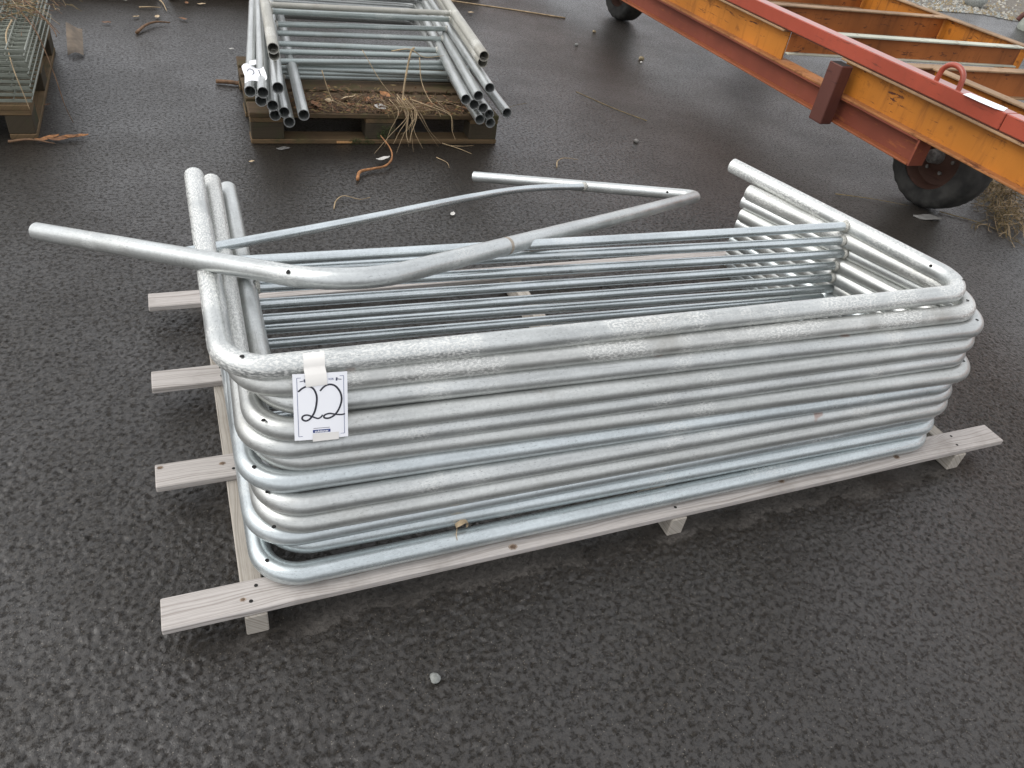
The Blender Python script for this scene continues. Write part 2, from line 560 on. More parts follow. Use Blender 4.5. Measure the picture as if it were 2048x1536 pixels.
def build_ground():
    x0, x1, y0, y1, st = -1.0, 3.2, -0.72, 1.95, 0.005
    nx, ny = int(round((x1 - x0) / st)) + 1, int(round((y1 - y0) / st)) + 1
    xs = np.linspace(x0, x1, nx); ys = np.linspace(y0, y1, ny)
    fx = np.fft.fftfreq(nx, st)[None, :]; fy = np.fft.fftfreq(ny, st)[:, None]
    fr = np.hypot(fx, fy)
    F = np.fft.fft2(RNG.normal(size=(ny, nx)))

    def band(lo, hi, fld):
        w = np.exp(-(fr / hi) ** 2) * (1 - np.exp(-(fr / lo) ** 2))
        z = np.real(np.fft.ifft2(fld * w))
        return z / z.std()
    a = band(40, 95, F)                                   # stones about 1 cm
    b = band(24, 62, np.fft.fft2(RNG.normal(size=(ny, nx))))
    c = band(1.2, 6, np.fft.fft2(RNG.normal(size=(ny, nx))))
    amp = 0.55 + 0.45 / (1 + np.exp(-2.0 * band(0.6, 2.5, np.fft.fft2(RNG.normal(size=(ny, nx))))))
    h = np.minimum(a, 0.5) * 0.0012 + np.minimum(b + 0.6, 0.0) * 0.0022
    h = h * amp + c * 0.0007
    h = np.minimum(h, 0.0022)
    X, Y = np.meshgrid(xs, ys)
    d = np.minimum.reduce([X - x0, x1 - X, Y - y0, y1 - Y])
    h = h * np.clip(d / 0.35, 0, 1) - 0.0005
    V = np.stack([X, Y, h], -1).reshape(-1, 3)
    ii = np.arange(nx * ny).reshape(ny, nx)
    Q = np.stack([ii[:-1, :-1], ii[:-1, 1:], ii[1:, 1:], ii[1:, :-1]], -1).reshape(-1, 4)
    # surrounding sheet
    B = 70.0
    ext = np.array([[-B, -B, -.0005], [B, -B, -.0005], [B, B, -.0005], [-B, B, -.0005]])
    n0 = len(V)
    V = np.concatenate([V, ext])
    c0, c1, c2, c3 = ii[0, 0], ii[0, -1], ii[-1, -1], ii[-1, 0]
    Q2 = np.array([[n0, n0 + 1, c1, c0], [n0 + 1, n0 + 2, c2, c1], [n0 + 2, n0 + 3, c3, c2], [n0 + 3, n0, c0, c3]])
    Q = np.concatenate([Q, Q2])
    me = bpy.data.meshes.new("ground")
    me.vertices.add(len(V)); me.vertices.foreach_set("co", V.ravel())
    me.loops.add(Q.size); me.loops.foreach_set("vertex_index", Q.ravel().astype(np.int32))
    me.polygons.add(len(Q))
    me.polygons.foreach_set("loop_start", np.arange(0, Q.size, 4, dtype=np.int32))
    me.polygons.foreach_set("use_smooth", np.ones(len(Q), bool))
    me.update(calc_edges=True)
    me.materials.append(asphalt_mat())
    o = bpy.data.objects.new("ground", me)
    COL.objects.link(o)
    tag(o, kind='structure')


build_ground()

# ------------------------------------------------------------------ materials
M = {}
M['zinc_blue'] = zinc_mat("zinc_blue", (0.583, 0.633, 0.638), 0.15, 0.10, 0, 0.36, 0.74, 1.3)
M['zinc_blue2'] = zinc_mat("zinc_blue_two", (0.572, 0.616, 0.621), 0.10, 0.15, 0.0, 0.38, 0.74, 4.1)
M['zinc_grey'] = zinc_mat("zinc_grey", (0.572, 0.588, 0.572), 0.20, 0.45, 0.5, 0.41, 0.74, 7.7)
M['zinc_grey2'] = zinc_mat("zinc_grey_two", (0.55, 0.561, 0.539), 0.15, 0.60, 0.8, 0.42, 0.74, 12.2)
M['zinc_white'] = zinc_mat("zinc_white", (0.583, 0.6, 0.583), 0.75, 0.30, 0.3, 0.42, 0.74, 2.9)
M['zinc_white2'] = zinc_mat("zinc_white_two", (0.572, 0.577, 0.55), 0.65, 0.50, 0.6, 0.44, 0.74, 9.6)
M['zinc_rail'] = zinc_mat("zinc_rail", (0.66, 0.71, 0.72), 0.05, 0.15, 0.0, 0.34, 0.85, 5.5, 0.15)
M['zinc_bent'] = zinc_mat("zinc_bent", (0.594, 0.616, 0.604), 0.18, 0.30, 0.0, 0.40, 0.74, 15.5)
M['zinc_rear'] = zinc_mat("zinc_rear", (0.55, 0.565, 0.55), 0.10, 0.35, 0.0, 0.40, 0.74, 20.1)
M['zinc_dirty'] = zinc_mat("zinc_dirty", (0.42, 0.41, 0.36), 0.25, 1.0, 0.6, 0.6, 0.3, 23.1)
M['zinc_green'] = zinc_mat("zinc_green", (0.40, 0.445, 0.43), 0.05, 0.4, 0.0, 0.5, 0.4, 25.1)
M['hole'] = simple_mat("hole_dark", (0.012, 0.011, 0.010), 0.9)  # dark colour standing in for the unlit inside of openings; also used for nails
M['weld'] = simple_mat("weld_grey", (0.52, 0.51, 0.46), 0.6, 0.3, 0.4, 300, 0.5)
M['wood'] = wood_mat("weathered_pine", (0.49, 0.455, 0.425), (0.255, 0.225, 0.20), 1.05, stain=(0.20, 0.175, 0.15), stain_amt=0.45)
M['wood_bearer'] = wood_mat("pale_bearer_pine", (0.42, 0.385, 0.335), (0.25, 0.22, 0.18), 0.95, knots=False, stain=(0.16, 0.14, 0.11), stain_amt=0.5)
M['wood_old'] = wood_mat("old_pallet_wood", (0.100, 0.066, 0.036), (0.045, 0.031, 0.019), 0.9, stain=(0.03, 0.024, 0.014), stain_amt=0.7, green=0.45)
M['wood_old2'] = wood_mat("old_pallet_wood_pale", (0.150, 0.098, 0.050), (0.070, 0.047, 0.026), 0.8, stain=(0.04, 0.03, 0.018), stain_amt=0.6, green=0.35)
M['wood_block'] = wood_mat('dark_pallet_block', (0.062, 0.048, 0.030), (0.034, 0.027, 0.018), 0.7, knots=False, stain=(0.02, 0.018, 0.012), stain_amt=0.6, green=0.4)  # darker tone for the pallet blocks
M['wood_chip'] = simple_mat("fresh_split_wood", (0.50, 0.27, 0.11), 0.8, 0, 0.2, 60)
M['paper'] = simple_mat("white_paper", (0.90, 0.905, 0.93), 0.6, 0, 0.02, 8)
M['tape'] = simple_mat("cream_tape", (0.78, 0.755, 0.71), 0.45, 0, 0.04, 12)
M['ink'] = simple_mat("marker_ink", (0.016, 0.016, 0.028), 0.4, 0, 0.2, 40)
M['print'] = simple_mat("blue_print", (0.025, 0.045, 0.19), 0.5, 0, 0.1, 20)
M['print_grey'] = simple_mat("navy_grey_print", (0.06, 0.065, 0.11), 0.5, 0, 0.1, 20)
M['orange'] = paint_mat("orange_machine_paint", (0.45, 0.165, 0.022), (0.085, 0.028, 0.014), 0.75, 0.16, 0.5)
M['orange_rust_shaded'] = paint_mat("shaded_rusty_orange_paint", (0.33, 0.105, 0.024), (0.09, 0.032, 0.016), 0.75, 0.25, 0.6)  # rusty orange, darkened for the beam webs turned from the light
M['orange_run'] = paint_mat("orange_paint_rust_runs", (0.50, 0.175, 0.022), (0.085, 0.028, 0.014), 1.0, 0.16, 0.5)
M['rust_edge'] = paint_mat('bright_rust_edge', (0.26, 0.080, 0.032), (0.12, 0.04, 0.02), 0.6, 0.2, 0.6)
M['orange_edge'] = paint_mat('rusty_orange_flange', (0.33, 0.135, 0.045), (0.11, 0.042, 0.02), 1.0, 0.25, 0.6)
M['red'] = paint_mat("red_machine_paint", (0.34, 0.066, 0.036), (0.12, 0.035, 0.02), 0.28, 0.14, 0.36, coat=0.6)
M['primer'] = paint_mat("rust_red_primer", (0.19, 0.050, 0.028), (0.25, 0.078, 0.03), 0.5, 0.2, 0.6)
M['maroon'] = paint_mat("maroon_steel", (0.105, 0.038, 0.028), (0.06, 0.022, 0.018), 0.3, 0.12, 0.55)
M['flange'] = paint_mat("worn_flange_steel", (0.30, 0.19, 0.105), (0.14, 0.065, 0.03), 0.6, 0.25, 0.6)
M['flange_pale'] = paint_mat("pale_green_flange", (0.46, 0.47, 0.38), (0.16, 0.10, 0.06), 0.25, 0.15, 0.5)
M['rim'] = paint_mat('shaded_rusty_rim', (0.065, 0.032, 0.022), (0.05, 0.022, 0.016), 0.4, 0.2, 0.65)  # rusty brown, darkened to carry the shadow over the rim
M['rubber'] = simple_mat("tyre_rubber", (0.026, 0.025, 0.022), 0.7, 0, 0.55, 14, 0.3)
M['hub'] = simple_mat("hub_grey_steel", (0.20, 0.19, 0.175), 0.55, 0.4, 0.3, 60)
M['leaf'] = simple_mat("dead_leaf", (0.20, 0.095, 0.042), 0.75, 0, 0.35, 40)
M['leaf_pale'] = simple_mat("pale_dead_leaf", (0.46, 0.35, 0.22), 0.75, 0, 0.3, 60)
M['leaf_white'] = simple_mat("bleached_leaf", (0.55, 0.53, 0.49), 0.75, 0, 0.15, 60)
M['litter'] = simple_mat("leaf_litter_brown", (0.085, 0.050, 0.028), 0.9, 0, 0.5, 80)
M['straw'] = simple_mat("dry_straw", (0.34, 0.25, 0.145), 0.7, 0, 0.3, 30)
M['straw_dark'] = simple_mat("brown_stem", (0.15, 0.085, 0.045), 0.8, 0, 0.35, 40)
M['straw_old'] = simple_mat("old_hay", (0.16, 0.115, 0.045), 0.8, 0, 0.4, 30)
M['root'] = simple_mat("orange_brown_bark", (0.30, 0.135, 0.050), 0.7, 0, 0.35, 60, 0.3)
M['moss'] = simple_mat("moss_green", (0.045, 0.065, 0.018), 0.95, 0, 0.4, 90, 0.5)
M['stone'] = simple_mat("grey_stone", (0.28, 0.29, 0.27), 0.85, 0, 0.3, 90, 0.4)
M['stone_brown'] = simple_mat("brown_stone", (0.25, 0.20, 0.12), 0.85, 0, 0.3, 90, 0.4)
M['wire'] = zinc_mat("mesh_wire_zinc", (0.25, 0.265, 0.22), 0.1, 0.5, 0, 0.45, 0.4, 31)
M['flake'] = simple_mat("wet_grey_flake", (0.17, 0.165, 0.155), 0.6, 0, 0.15, 30)
M['card'] = simple_mat("wet_brown_card", (0.14, 0.105, 0.070), 0.6, 0, 0.35, 20)


# ------------------------------------------------------------------ timber pallet
def nail(parent, x, y, z, r=0.0042):
    b = MB()
    n = 10
    ring = [(x + r * math.cos(2 * PI * i / n), y + r * math.sin(2 * PI * i / n), z + 0.0006) for i in range(n)]
    b.add(ring, [tuple(range(n))], [[(0, 0)] * n])
    return b.build("nail", M['hole'], parent)


tp = thing("timber_pallet", (0, 0, 0), "pale weathered timber skid of four long boards on three bearers under the front barrier stack", "pallet")
BX = ((0.15834, 0.20334), (1.18681, 1.23222), (2.19713, 2.24298))
for (a, b_) in BX:
    b = MB()
    b.box((a, -0.0031, 0.0), b_ - a, 1.235, ZH - 0.0003, bev=0.0025)
    b.build("bearer", M['wood_bearer'], tp)
for i, y in enumerate(BOARD_Y):
    b = MB()
    b.box((0.0060 + 0.0006 * i, y, ZH), 2.3961 - 0.006 - 0.012 * (i % 2), BW, ZB, bev=0.0022)
    bd = b.build("board", M['wood'], tp)
    for (a, b_) in BX:
        xm = (a + b_) / 2
        nail(bd, xm - 0.006 + 0.004 * i, y + 0.022, ZT)
        nail(bd, xm + 0.008 - 0.003 * i, y + 0.058, ZT)

def knot(parent, x, y, z, r, ang=0.0):
    b = MB()
    for rr, dz, mi in ((r, .0004, 0), (r * .62, .0007, 1)):
        n = 14
        b.add([(x + rr * 1.35 * math.cos(2 * PI * i / n), y + rr * math.sin(2 * PI * i / n) * (1 + .15 * math.sin(3 * i)), z + dz) for i in range(n)], [tuple(range(n))], [[(0, 0)] * n], mi=mi)
    return b.build("knot", [M['knot'], M['knot_core']], parent)


M['knot'] = simple_mat("knot_brown", (0.27, 0.215, 0.17), 0.8, 0, 0.4, 120)
M['knot_core'] = simple_mat("knot_core_brown", (0.13, 0.085, 0.055), 0.8, 0, 0.4, 150)
boards = [o for o in tp.children if o.name.startswith("board")]
for bi, x, y, r in ((0, .752, .012, .0085), (0, 1.55, .030, .0075), (0, 1.97, .026, .008), (0, .16, .030, .005), (1, .018, BOARD_Y[1] + .063, .0055), (1, .155, BOARD_Y[1] + .045, .006), (3, .9, BOARD_Y[3] + .03, .009)):
    knot(boards[bi], x, y, ZT, r)

# ------------------------------------------------------------------ pipe barriers
PR, RR = 0.0241, 0.01345
BEND = 0.086


def drain_hole_disc(parent, p, n, r=0.0046):
    """flat dark disc at p facing n; its colour stands for the shaded drilled hole"""
    p, n = Vector(p), Vector(n).normalized()
    t = n.orthogonal().normalized(); s = n.cross(t)
    b = MB()
    k = 12
    b.add([p + n * 0.0005 + (t * math.cos(2 * PI * i / k) + s * math.sin(2 * PI * i / k)) * r for i in range(k)], [tuple(range(k))], [[(0, 0)] * k])
    return b.build("drain_hole_disc", M['hole'], parent)


def barrier(EL, CL, CR, ER, rail, zinc, label, group, holes=(), r=PR, rr=RR, seg=20, bend=BEND, hollow=0.003, railmat=None, weld=True, loc=None, sag=0.0):
    """a U of thick pipe with one thinner cross rail welded between its legs"""
    base = Vector(loc) if loc is not None else (Vector(CL) + Vector(CR)) / 2
    t = thing("pipe_barrier", base, label, "barrier", group)
    path = dense(fillet([EL, CL, CR, ER], bend, 12), 0.2)
    b = MB()
    b.tube(path, r, seg, hollow=hollow)
    hoop = b.build("hoop", zinc, t, smooth=True, angle=40)
    for p, n in holes:
        drain_hole_disc(hoop, p, n)
    b = MB()
    pts = [Vector(p) for p in rail]
    pts = catmull(pts, 8) if len(pts) > 2 else dense(pts, 0.3)
    b.tube(pts, rr, 14)
    rl = b.build("cross_rail", railmat or M['zinc_rail'], t, smooth=True, angle=40)
    if weld:
        for e, q in ((0, 1), (-1, -2)):
            p = pts[e]; d = (pts[q] - pts[e]).normalized()
            b = MB()
            c0 = p + d * (r * 0.86)
            b.tube([c0, c0 + d * 0.005, c0 + d * 0.010], rr + 0.0035, 12, taper=[1.15, 1.0, 0.82])
            b.build("weld", M['weld'], rl, smooth=True)
    return t


ZK = [0.104 + (11 - k) * 0.0401 for k in range(12)]
FR = [(0.1912, 0.169), (0.1839, 0.1321), (0.1699, 0.1082), (0.1408, 0.0925), (0.1372, 0.0867), (0.1396, 0.0648),
      (0.1224, 0.0688), (0.092, 0.0674), (0.0797, 0.0604), (0.0855, 0.0781), (0.0907, 0.0636), (0.0456, 0.0456)]
XRC = [2.1225, 2.1572, 2.1917, 2.1648, 2.1491, 2.1692, 2.1280, 2.1511, 2.1501, 2.1600, 2.1449, 2.1141]
XL = [0.158, 0.184, 0.228, 0.201, 0.186, 0.208, 0.177, 0.202, 0.200, 0.180, 0.211, 0.182]
RAILR = [(1.969, .556), (2.010, .540), (2.061, .528), (2.045, .526), (2.042, .521), (2.089, .517), (2.080, .530)]
RAILL = [(.334, .578), (.336, .603), (.333, .594), (.329, .584), (.326, .578), (.327, .596), (.324, .590)]
ELX = {0: (.182, 1.026), 1: (.224, 1.074), 2: (.264, 1.110)}
ERX = {0: (1.876, 1.001), 1: (1.877, .886), 2: (1.883, .898), 3: (1.881, .883), 4: (1.892, .894), 5: (1.906, .911), 6: (1.919, .925),
       7: (1.935, .938), 8: (1.956, .956), 9: (1.984, .970), 10: (2.017, .987), 11: (2.054, .994)}
HOLES = {0: [(.2157, .2019), (2.0800, .1930)], 3: [(.2397, .1542)], 6: [(.2140, .1555)], 7: [(.2327, .1200)], 8: [(.235, .0617)], 11: [(.2165, .0787)],
         1: [(2.0793, .1534)], 2: [(2.1017, .1142)], 5: [(2.1053, .0861)], 10: [(2.0919, .0757)]}
MATS = ['zinc_white', 'zinc_white2', 'zinc_grey', 'zinc_grey2', 'zinc_grey', 'zinc_grey2', 'zinc_blue2', 'zinc_grey', 'zinc_grey2', 'zinc_blue2', 'zinc_blue', 'zinc_blue']
LBL = ["pipe barrier topmost of the neat front stack, white oxide crust beside the 22 card",
       "pipe barrier second from top of the front stack, left leg end between two others",
       "pipe barrier third from top of the front stack, its right bend reaching farthest out",
       "grey pipe barrier fourth from top of the front stack, hole in its left bend",
       "grey pipe barrier fifth from top of the front stack, first below the 22 card",
       "grey pipe barrier sixth from top of the front stack, right bend jutting out",
       "pipe barrier seventh from top of the front stack, above the dark gap at left",
       "grey pipe barrier eighth from top of the front stack, below the dark gap",
       "grimy pipe barrier fourth from the bottom of the front stack",
       "pipe barrier third from the bottom of the front stack, half hidden at its front",
       "bluish pipe barrier second from the bottom of the front stack, above the curled leaf",
       "bluish pipe barrier lowest of the front stack, lying directly on the timber boards"]
GF = "pipe barriers stacked on the timber pallet"
for k in range(12):
    z = ZK[k]
    xl = XL[k] + PR; xr = XRC[k]
    ya, yb = FR[k]
    sl = (yb - ya) / 1.7
    yL, yR = ya + sl * (xl - 0.3), ya + sl * (xr - 0.3)
    th = math.atan(sl)
    CL, CR = (xl, yL, z), (xr, yR, z)
    if k in ELX: el = ELX[k]
    else: el = (xl - math.sin(th) * 0.86, yL + 0.86)
    if k in ERX: er = ERX[k]
    else: er = (1.89 + (XL[k] - 0.19), 0.92 + 0.01 * (k % 3))
    EL, ER = (*el, z), (*er, z)

    def leg_at(a, b_, y):
        f = (y - a[1]) / (b_[1] - a[1])
        return Vector(a).lerp(Vector(b_), f)
    if k < 7:
        (x1, y1), (x2, y2) = RAILL[k], RAILR[k]
        s2 = (y2 - y1) / (x2 - x1)
        pl = leg_at(CL, EL, y1 - s2 * (x1 - xl)); pr = leg_at(CR, ER, y2 + s2 * (1.99 - x2))
        rail = [pl, (x1, y1, z), (x2, y2, z), pr] if k in (5, 6) else [pl, pr]
    else:
        yy = (.57, .56, .55, .545, .54)[k - 7]
        rail = [leg_at(CL, EL, yy + 0.01), leg_at(CR, ER, yy - 0.01)]
    holes = []
    for hx, hy in HOLES.get(k, ()):
        holes.append(((hx, hy, z + PR * 0.99), (0.0, 0.0, 1)))
    if k == 0:
        dR = (Vector(ER) - Vector(CR)).normalized()
        hp = Vector(CR) + dR * 0.135
        nrm = Vector((-dR.y, dR.x, 0))
        nrm = (nrm * 0.86 + Vector((0, 0, 0.5))).normalized()
        holes.append((hp + nrm * PR, nrm))
    barrier(EL, CL, CR, ER, rail, M[MATS[k]], LBL[k], GF, holes, loc=(xl + 0.9, yL + 0.3, z))

# bent barrier thrown over the top
EL = Vector((-0.191, 0.973, 0.436)); V1 = Vector((0.422, 0.246, 0.673))
TIP = Vector((2.009, 1.279, 0.294)); ER = Vector((1.308, 1.911, 0.108))
pL = [EL, Vector((0.22, 0.50, 0.598)), V1]
pB = [V1, Vector((0.841, 0.515, 0.575)), Vector((1.381, 0.874, 0.439)), TIP]
bt = thing("pipe_barrier", (0.84, 0.51, 0.575), "bent twisted pipe barrier thrown loose across the top of the front stack", "barrier", GF)
path = fillet([EL, V1, Vector((0.841, 0.515, 0.575)), Vector((1.381, 0.874, 0.439)), TIP, ER], 0.16, 10)
# tight bend at the far tip
path = fillet([EL, V1], 0.1) [:1] + fillet([EL, V1, Vector((0.841, 0.515, 0.575)), Vector((1.381, 0.874, 0.439)), TIP], 0.17, 12)[1:-1] \
    + fillet([Vector((1.381, 0.874, 0.439)), TIP, ER], 0.055, 12)[1:]
b = MB()
b.tube(dense(path, 0.15), 0.0219, 20, hollow=0.003)
hoop = b.build("hoop", M['zinc_bent'], bt, smooth=True, angle=40)
vdir = (Vector((0.16488, -0.96710, 1.45147)) - Vector((0.36, 0.33, 0.647))).normalized()
hc = EL.lerp(V1, 0.86)
ax = (V1 - EL).normalized(); vd = (Vector((0, -0.75, 0.66)) - ax * Vector((0, -0.75, 0.66)).dot(ax)).normalized()
drain_hole_disc(hoop, hc + vd * 0.0219, vd, 0.0048)
ax = (ER - TIP).normalized(); vd = Vector((-0.35, -0.75, 0.55)); vd = (vd - ax * vd.dot(ax)).normalized()
drain_hole_disc(hoop, TIP + ax * 0.125 + vd * 0.0219, vd, 0.0048)
rl0 = EL.lerp(V1, 0.50)
rr0 = TIP.lerp(ER, 0.475)
b = MB()
b.tube(catmull([rl0, (0.568, 0.938, 0.438), (1.057, 1.295, 0.319), (1.378, 1.494, 0.247), rr0], 10), 0.0128, 14)
rl = b.build("cross_rail", M['zinc_rail'], bt, smooth=True, angle=40)
b = MB()
d = Vector((-0.55, -0.2, 0.09)).normalized()
b.tube([rr0 + d * 0.017, rr0 + d * 0.023, rr0 + d * 0.029], 0.0165, 12, taper=[1.1, 1, .8])
b.build("weld", M['weld'], rl, smooth=True)
b = MB()                                                # rust-brown tape mark round the bent bar
p0 = Vector((0.841, 0.515, 0.575)); p1 = Vector((1.381, 0.874, 0.439)); ax = (p1 - p0).normalized()
b.tube([p0 + ax * 0.02, p0 + ax * 0.032], 0.0221, 20, cap=False)
b.build("rust_band", simple_mat("rust_stain", (0.36, 0.31, 0.25), 0.6, 0.2, 0.2, 80), hoop, smooth=True)


# ------------------------------------------------------------------ auction card 22
def quad_sheet(o, ex, ey, w, h, nx=6, ny=8, f=None):
    """verts/faces of a sheet from corner o; f(u,v) gives an offset along the normal"""
    o, ex, ey = Vector(o), Vector(ex).normalized(), Vector(ey).normalized()
    n = ex.cross(ey).normalized()
    vs, fs, us = [], [], []
    for j in range(ny + 1):
        for i in range(nx + 1):
            u, v = i / nx, j / ny
            vs.append(o + ex * w * u + ey * h * v + n * (f(u, v) if f else 0))
    for j in range(ny):
        for i in range(nx):
            a = j * (nx + 1) + i
            fs.append((a, a + 1, a + nx + 2, a + nx + 1))
            us.append([((q % (nx + 1)) / nx * w, (q // (nx + 1)) / ny * h) for q in fs[-1]])
    return vs, fs, us, n


class Card:
    """flat card frame: p(u,v) in metres from its lower-left corner, lifted by d along the normal"""
    def __init__(self, ll, lr, ul, w, h, curl=0.0):
        self.o = Vector(ll)
        self.ex = (Vector(lr) - self.o).normalized()
        up = Vector(ul) - self.o
        self.ey = (up - self.ex * up.dot(self.ex)).normalized()
        self.n = self.ex.cross(self.ey).normalized()
        self.w, self.h, self.curl = w, h, curl

    def p(self, u, v, d=0.0):
        c = self.curl * ((u / self.w - 0.5) ** 2 * 4)
        return self.o + self.ex * u + self.ey * v + self.n * (d + c)


def strokes(card, poly, width, d=0.0009):
    """flat ink line along poly (metres on the card); width may vary"""
    b = MB()
    P = [Vector((x, y, 0)) for x, y in poly]
    n = len(P)
    vs, fs = [], []
    for i in range(n):
        t = (P[min(i + 1, n - 1)] - P[max(i - 1, 0)]).normalized()
        s = Vector((-t.y, t.x, 0))
        wd = width(i / (n - 1)) if callable(width) else width
        a, c = P[i] + s * wd / 2, P[i] - s * wd / 2
        vs += [card.p(a.x, a.y, d), card.p(c.x, c.y, d)]
    for i in range(n - 1):
        fs.append((2 * i, 2 * i + 1, 2 * i + 3, 2 * i + 2))
    b.add(vs, fs, [[(0, 0)] * 4] * len(fs))
    return b


def text_mesh(card, txt, x, y, size, mat, parent, name, d=0.0009, bold=False):
    cu = bpy.data.curves.new("tmp_text", 'FONT')
    cu.body = txt
    cu.size = size
    cu.align_x = 'CENTER'; cu.align_y = 'CENTER'
    cu.resolution_u = 3
    if bold: cu.offset = size * 0.02
    o = bpy.data.objects.new("tmp_text", cu)
    COL.objects.link(o)
    dg = bpy.context.evaluated_depsgraph_get()
    me = bpy.data.meshes.new_from_object(o.evaluated_get(dg))
    bpy.data.objects.remove(o)
    base = wloc(parent)
    for v in me.vertices:
        v.co = card.p(x + v.co.x, y + v.co.y, d) - base
    me.name = name
    me.materials.clear(); me.materials.append(mat)
    r = bpy.data.objects.new(name, me)
    COL.objects.link(r)
    r.parent = parent
    return r


CW, CH = 0.1003, 0.1316
# corners: lower left, lower right, upper left (leaning on the pipe fronts)
card = Card((0.2893, 0.1060, 0.4286), (0.3892, 0.1015, 0.4240), (0.2940, 0.1540, 0.5500), CW, CH, curl=-0.0018)
ct = thing("lot_card", (0.34, 0.11, 0.42), "white auction card with handwritten number 22 taped to the front stack", "lot card")
b = MB()
vs, fs, us = [], [], []
nx, ny = 8, 8
for d in (0.0, 0.0004):
    for j in range(ny + 1):
        for i in range(nx + 1):
            vs.append(card.p(CW * i / nx, CH * j / ny, d))
off = (nx + 1) * (ny + 1)
for j in range(ny):
    for i in range(nx):
        a = j * (nx + 1) + i
        fs.append((a + off, a + 1 + off, a + nx + 2 + off, a + nx + 1 + off)); us.append([(0, 0)] * 4)
        fs.append((a, a + nx + 1, a + nx + 2, a + 1)); us.append([(0, 0)] * 4)
b.add(vs, fs, us)
sheet = b.build("card_sheet", M['paper'], ct, smooth=True)
S = CW / 860.0            # photo measure of the card: about 860 units wide
def cp(x, y):             # x right from left edge, y down from the top edge, in 860 x 1050 units
    return (x * S, CH - y * (CH / 1020.0))
two_a = catmull([(*cp(80, 265), 0), (*cp(150, 215), 0), (*cp(235, 190), 0), (*cp(320, 235), 0), (*cp(365, 350), 0), (*cp(355, 480), 0),
                 (*cp(318, 600), 0), (*cp(250, 690), 0), (*cp(185, 718), 0), (*cp(130, 690), 0), (*cp(140, 645), 0), (*cp(205, 628), 0),
                 (*cp(290, 660), 0), (*cp(375, 692), 0), (*cp(430, 668), 0), (*cp(450, 640), 0)], 6)
two_b = catmull([(*cp(420, 270), 0), (*cp(490, 205), 0), (*cp(580, 180), 0), (*cp(670, 215), 0), (*cp(745, 320), 0), (*cp(760, 440), 0),
                 (*cp(715, 570), 0), (*cp(640, 660), 0), (*cp(550, 700), 0), (*cp(478, 690), 0), (*cp(480, 650), 0), (*cp(560, 628), 0),
                 (*cp(660, 650), 0), (*cp(750, 662), 0), (*cp(812, 655), 0)], 6)
for q in (two_a, two_b):
    strokes(card, [(p.x, p.y) for p in q], lambda t: 0.0034 * (1.05 - 0.35 * abs(t - 0.35))).build("handwritten_digit", M['ink'], sheet)
bb = MB()
for A_, B_ in (((65, 60), (800, 60)), ((800, 60), (800, 960)), ((800, 960), (65, 960)), ((65, 960), (65, 60))):
    q = strokes(card, [cp(*A_), cp(*B_)], 0.0008, 0.0008)
    bb.add(q.v, q.f, q.uv)
bb.build("printed_border", M['print'], sheet)
def gavel(x, y, flip):
    q = MB()
    s = strokes(card, [cp(x, y), cp(x + 75 * flip, y - 12)], 0.0013); q.add(s.v, s.f, s.uv)
    s = strokes(card, [cp(x + 75 * flip, y - 35), cp(x + 80 * flip, y + 14)], 0.0030); q.add(s.v, s.f, s.uv)
    q.build("gavel_mark", M['print_grey'], sheet)
gavel(110, 115, 1)
gavel(765, 115, -1)
text_mesh(card, "KER", *cp(600, 100), 0.0056, M['print'], sheet, "printed_letters")
s = strokes(card, [cp(290, 893), cp(570, 893)], 0.0062, 0.0008)
s.build("blue_panel", M['print'], sheet)
text_mesh(card, "auktioner", *cp(430, 893), 0.0066, M['paper'], sheet, "printed_letters", d=0.0014, bold=True)
s = strokes(card, [cp(300, 845), cp(560, 845)], 0.0009, 0.0008); s.build("fine_print", M['print_grey'], sheet)


def tape_over_pipe(parent, xc, w, yc, z, r, a0, a1, tail, name="adhesive_tape", mat=None):
    """tape lying round a pipe along X from angle a0 to a1 (deg, 0 = up, 90 = towards camera) then hanging to tail"""
    b = MB()
    rows = []
    for i in range(9):
        a = math.radians(a0 + (a1 - a0) * i / 8)
        rows.append((yc - math.sin(a) * (r + 0.0006), z + math.cos(a) * (r + 0.0006)))
    rows += tail
    vs = []
    for q, (y, zz) in enumerate(rows):
        sh = 0.0035 * (1 - q / (len(rows) - 1))
        vs += [(xc - w / 2 + sh, y, zz), (xc + w / 2 + sh, y, zz)]
    fs = [(2 * i, 2 * i + 1, 2 * i + 3, 2 * i + 2) for i in range(len(rows) - 1)]
    b.add(vs, [f[::-1] for f in fs], [[(0, 0)] * 4] * len(fs))
    return b.build(name, mat or M['tape'], parent, smooth=True)


def card_tape(card, u0, v0, u1, v1, d, parent):
    b = MB()
    b.add([card.p(u0, v0, d), card.p(u1, v0 + 0.001, d), card.p(u1, v1, d), card.p(u0, v1, d)], [(0, 1, 2, 3)], [[(0, 0)] * 4])
    return b.build("adhesive_tape", M['tape'], parent)


ptop = card.p(CW * 0.44, CH, 0.001); pin = card.p(CW * 0.44, CH - 0.024, 0.0012)
tape_over_pipe(ct, 0.3385, 0.0395, 0.1905, ZK[0], PR, 2, 78, [(ptop.y - .0012, ptop.z), (pin.y - 0.0006, pin.z)])
card_tape(card, CW * 0.33, -0.004, CW * 0.82, 0.012, 0.0013, ct)


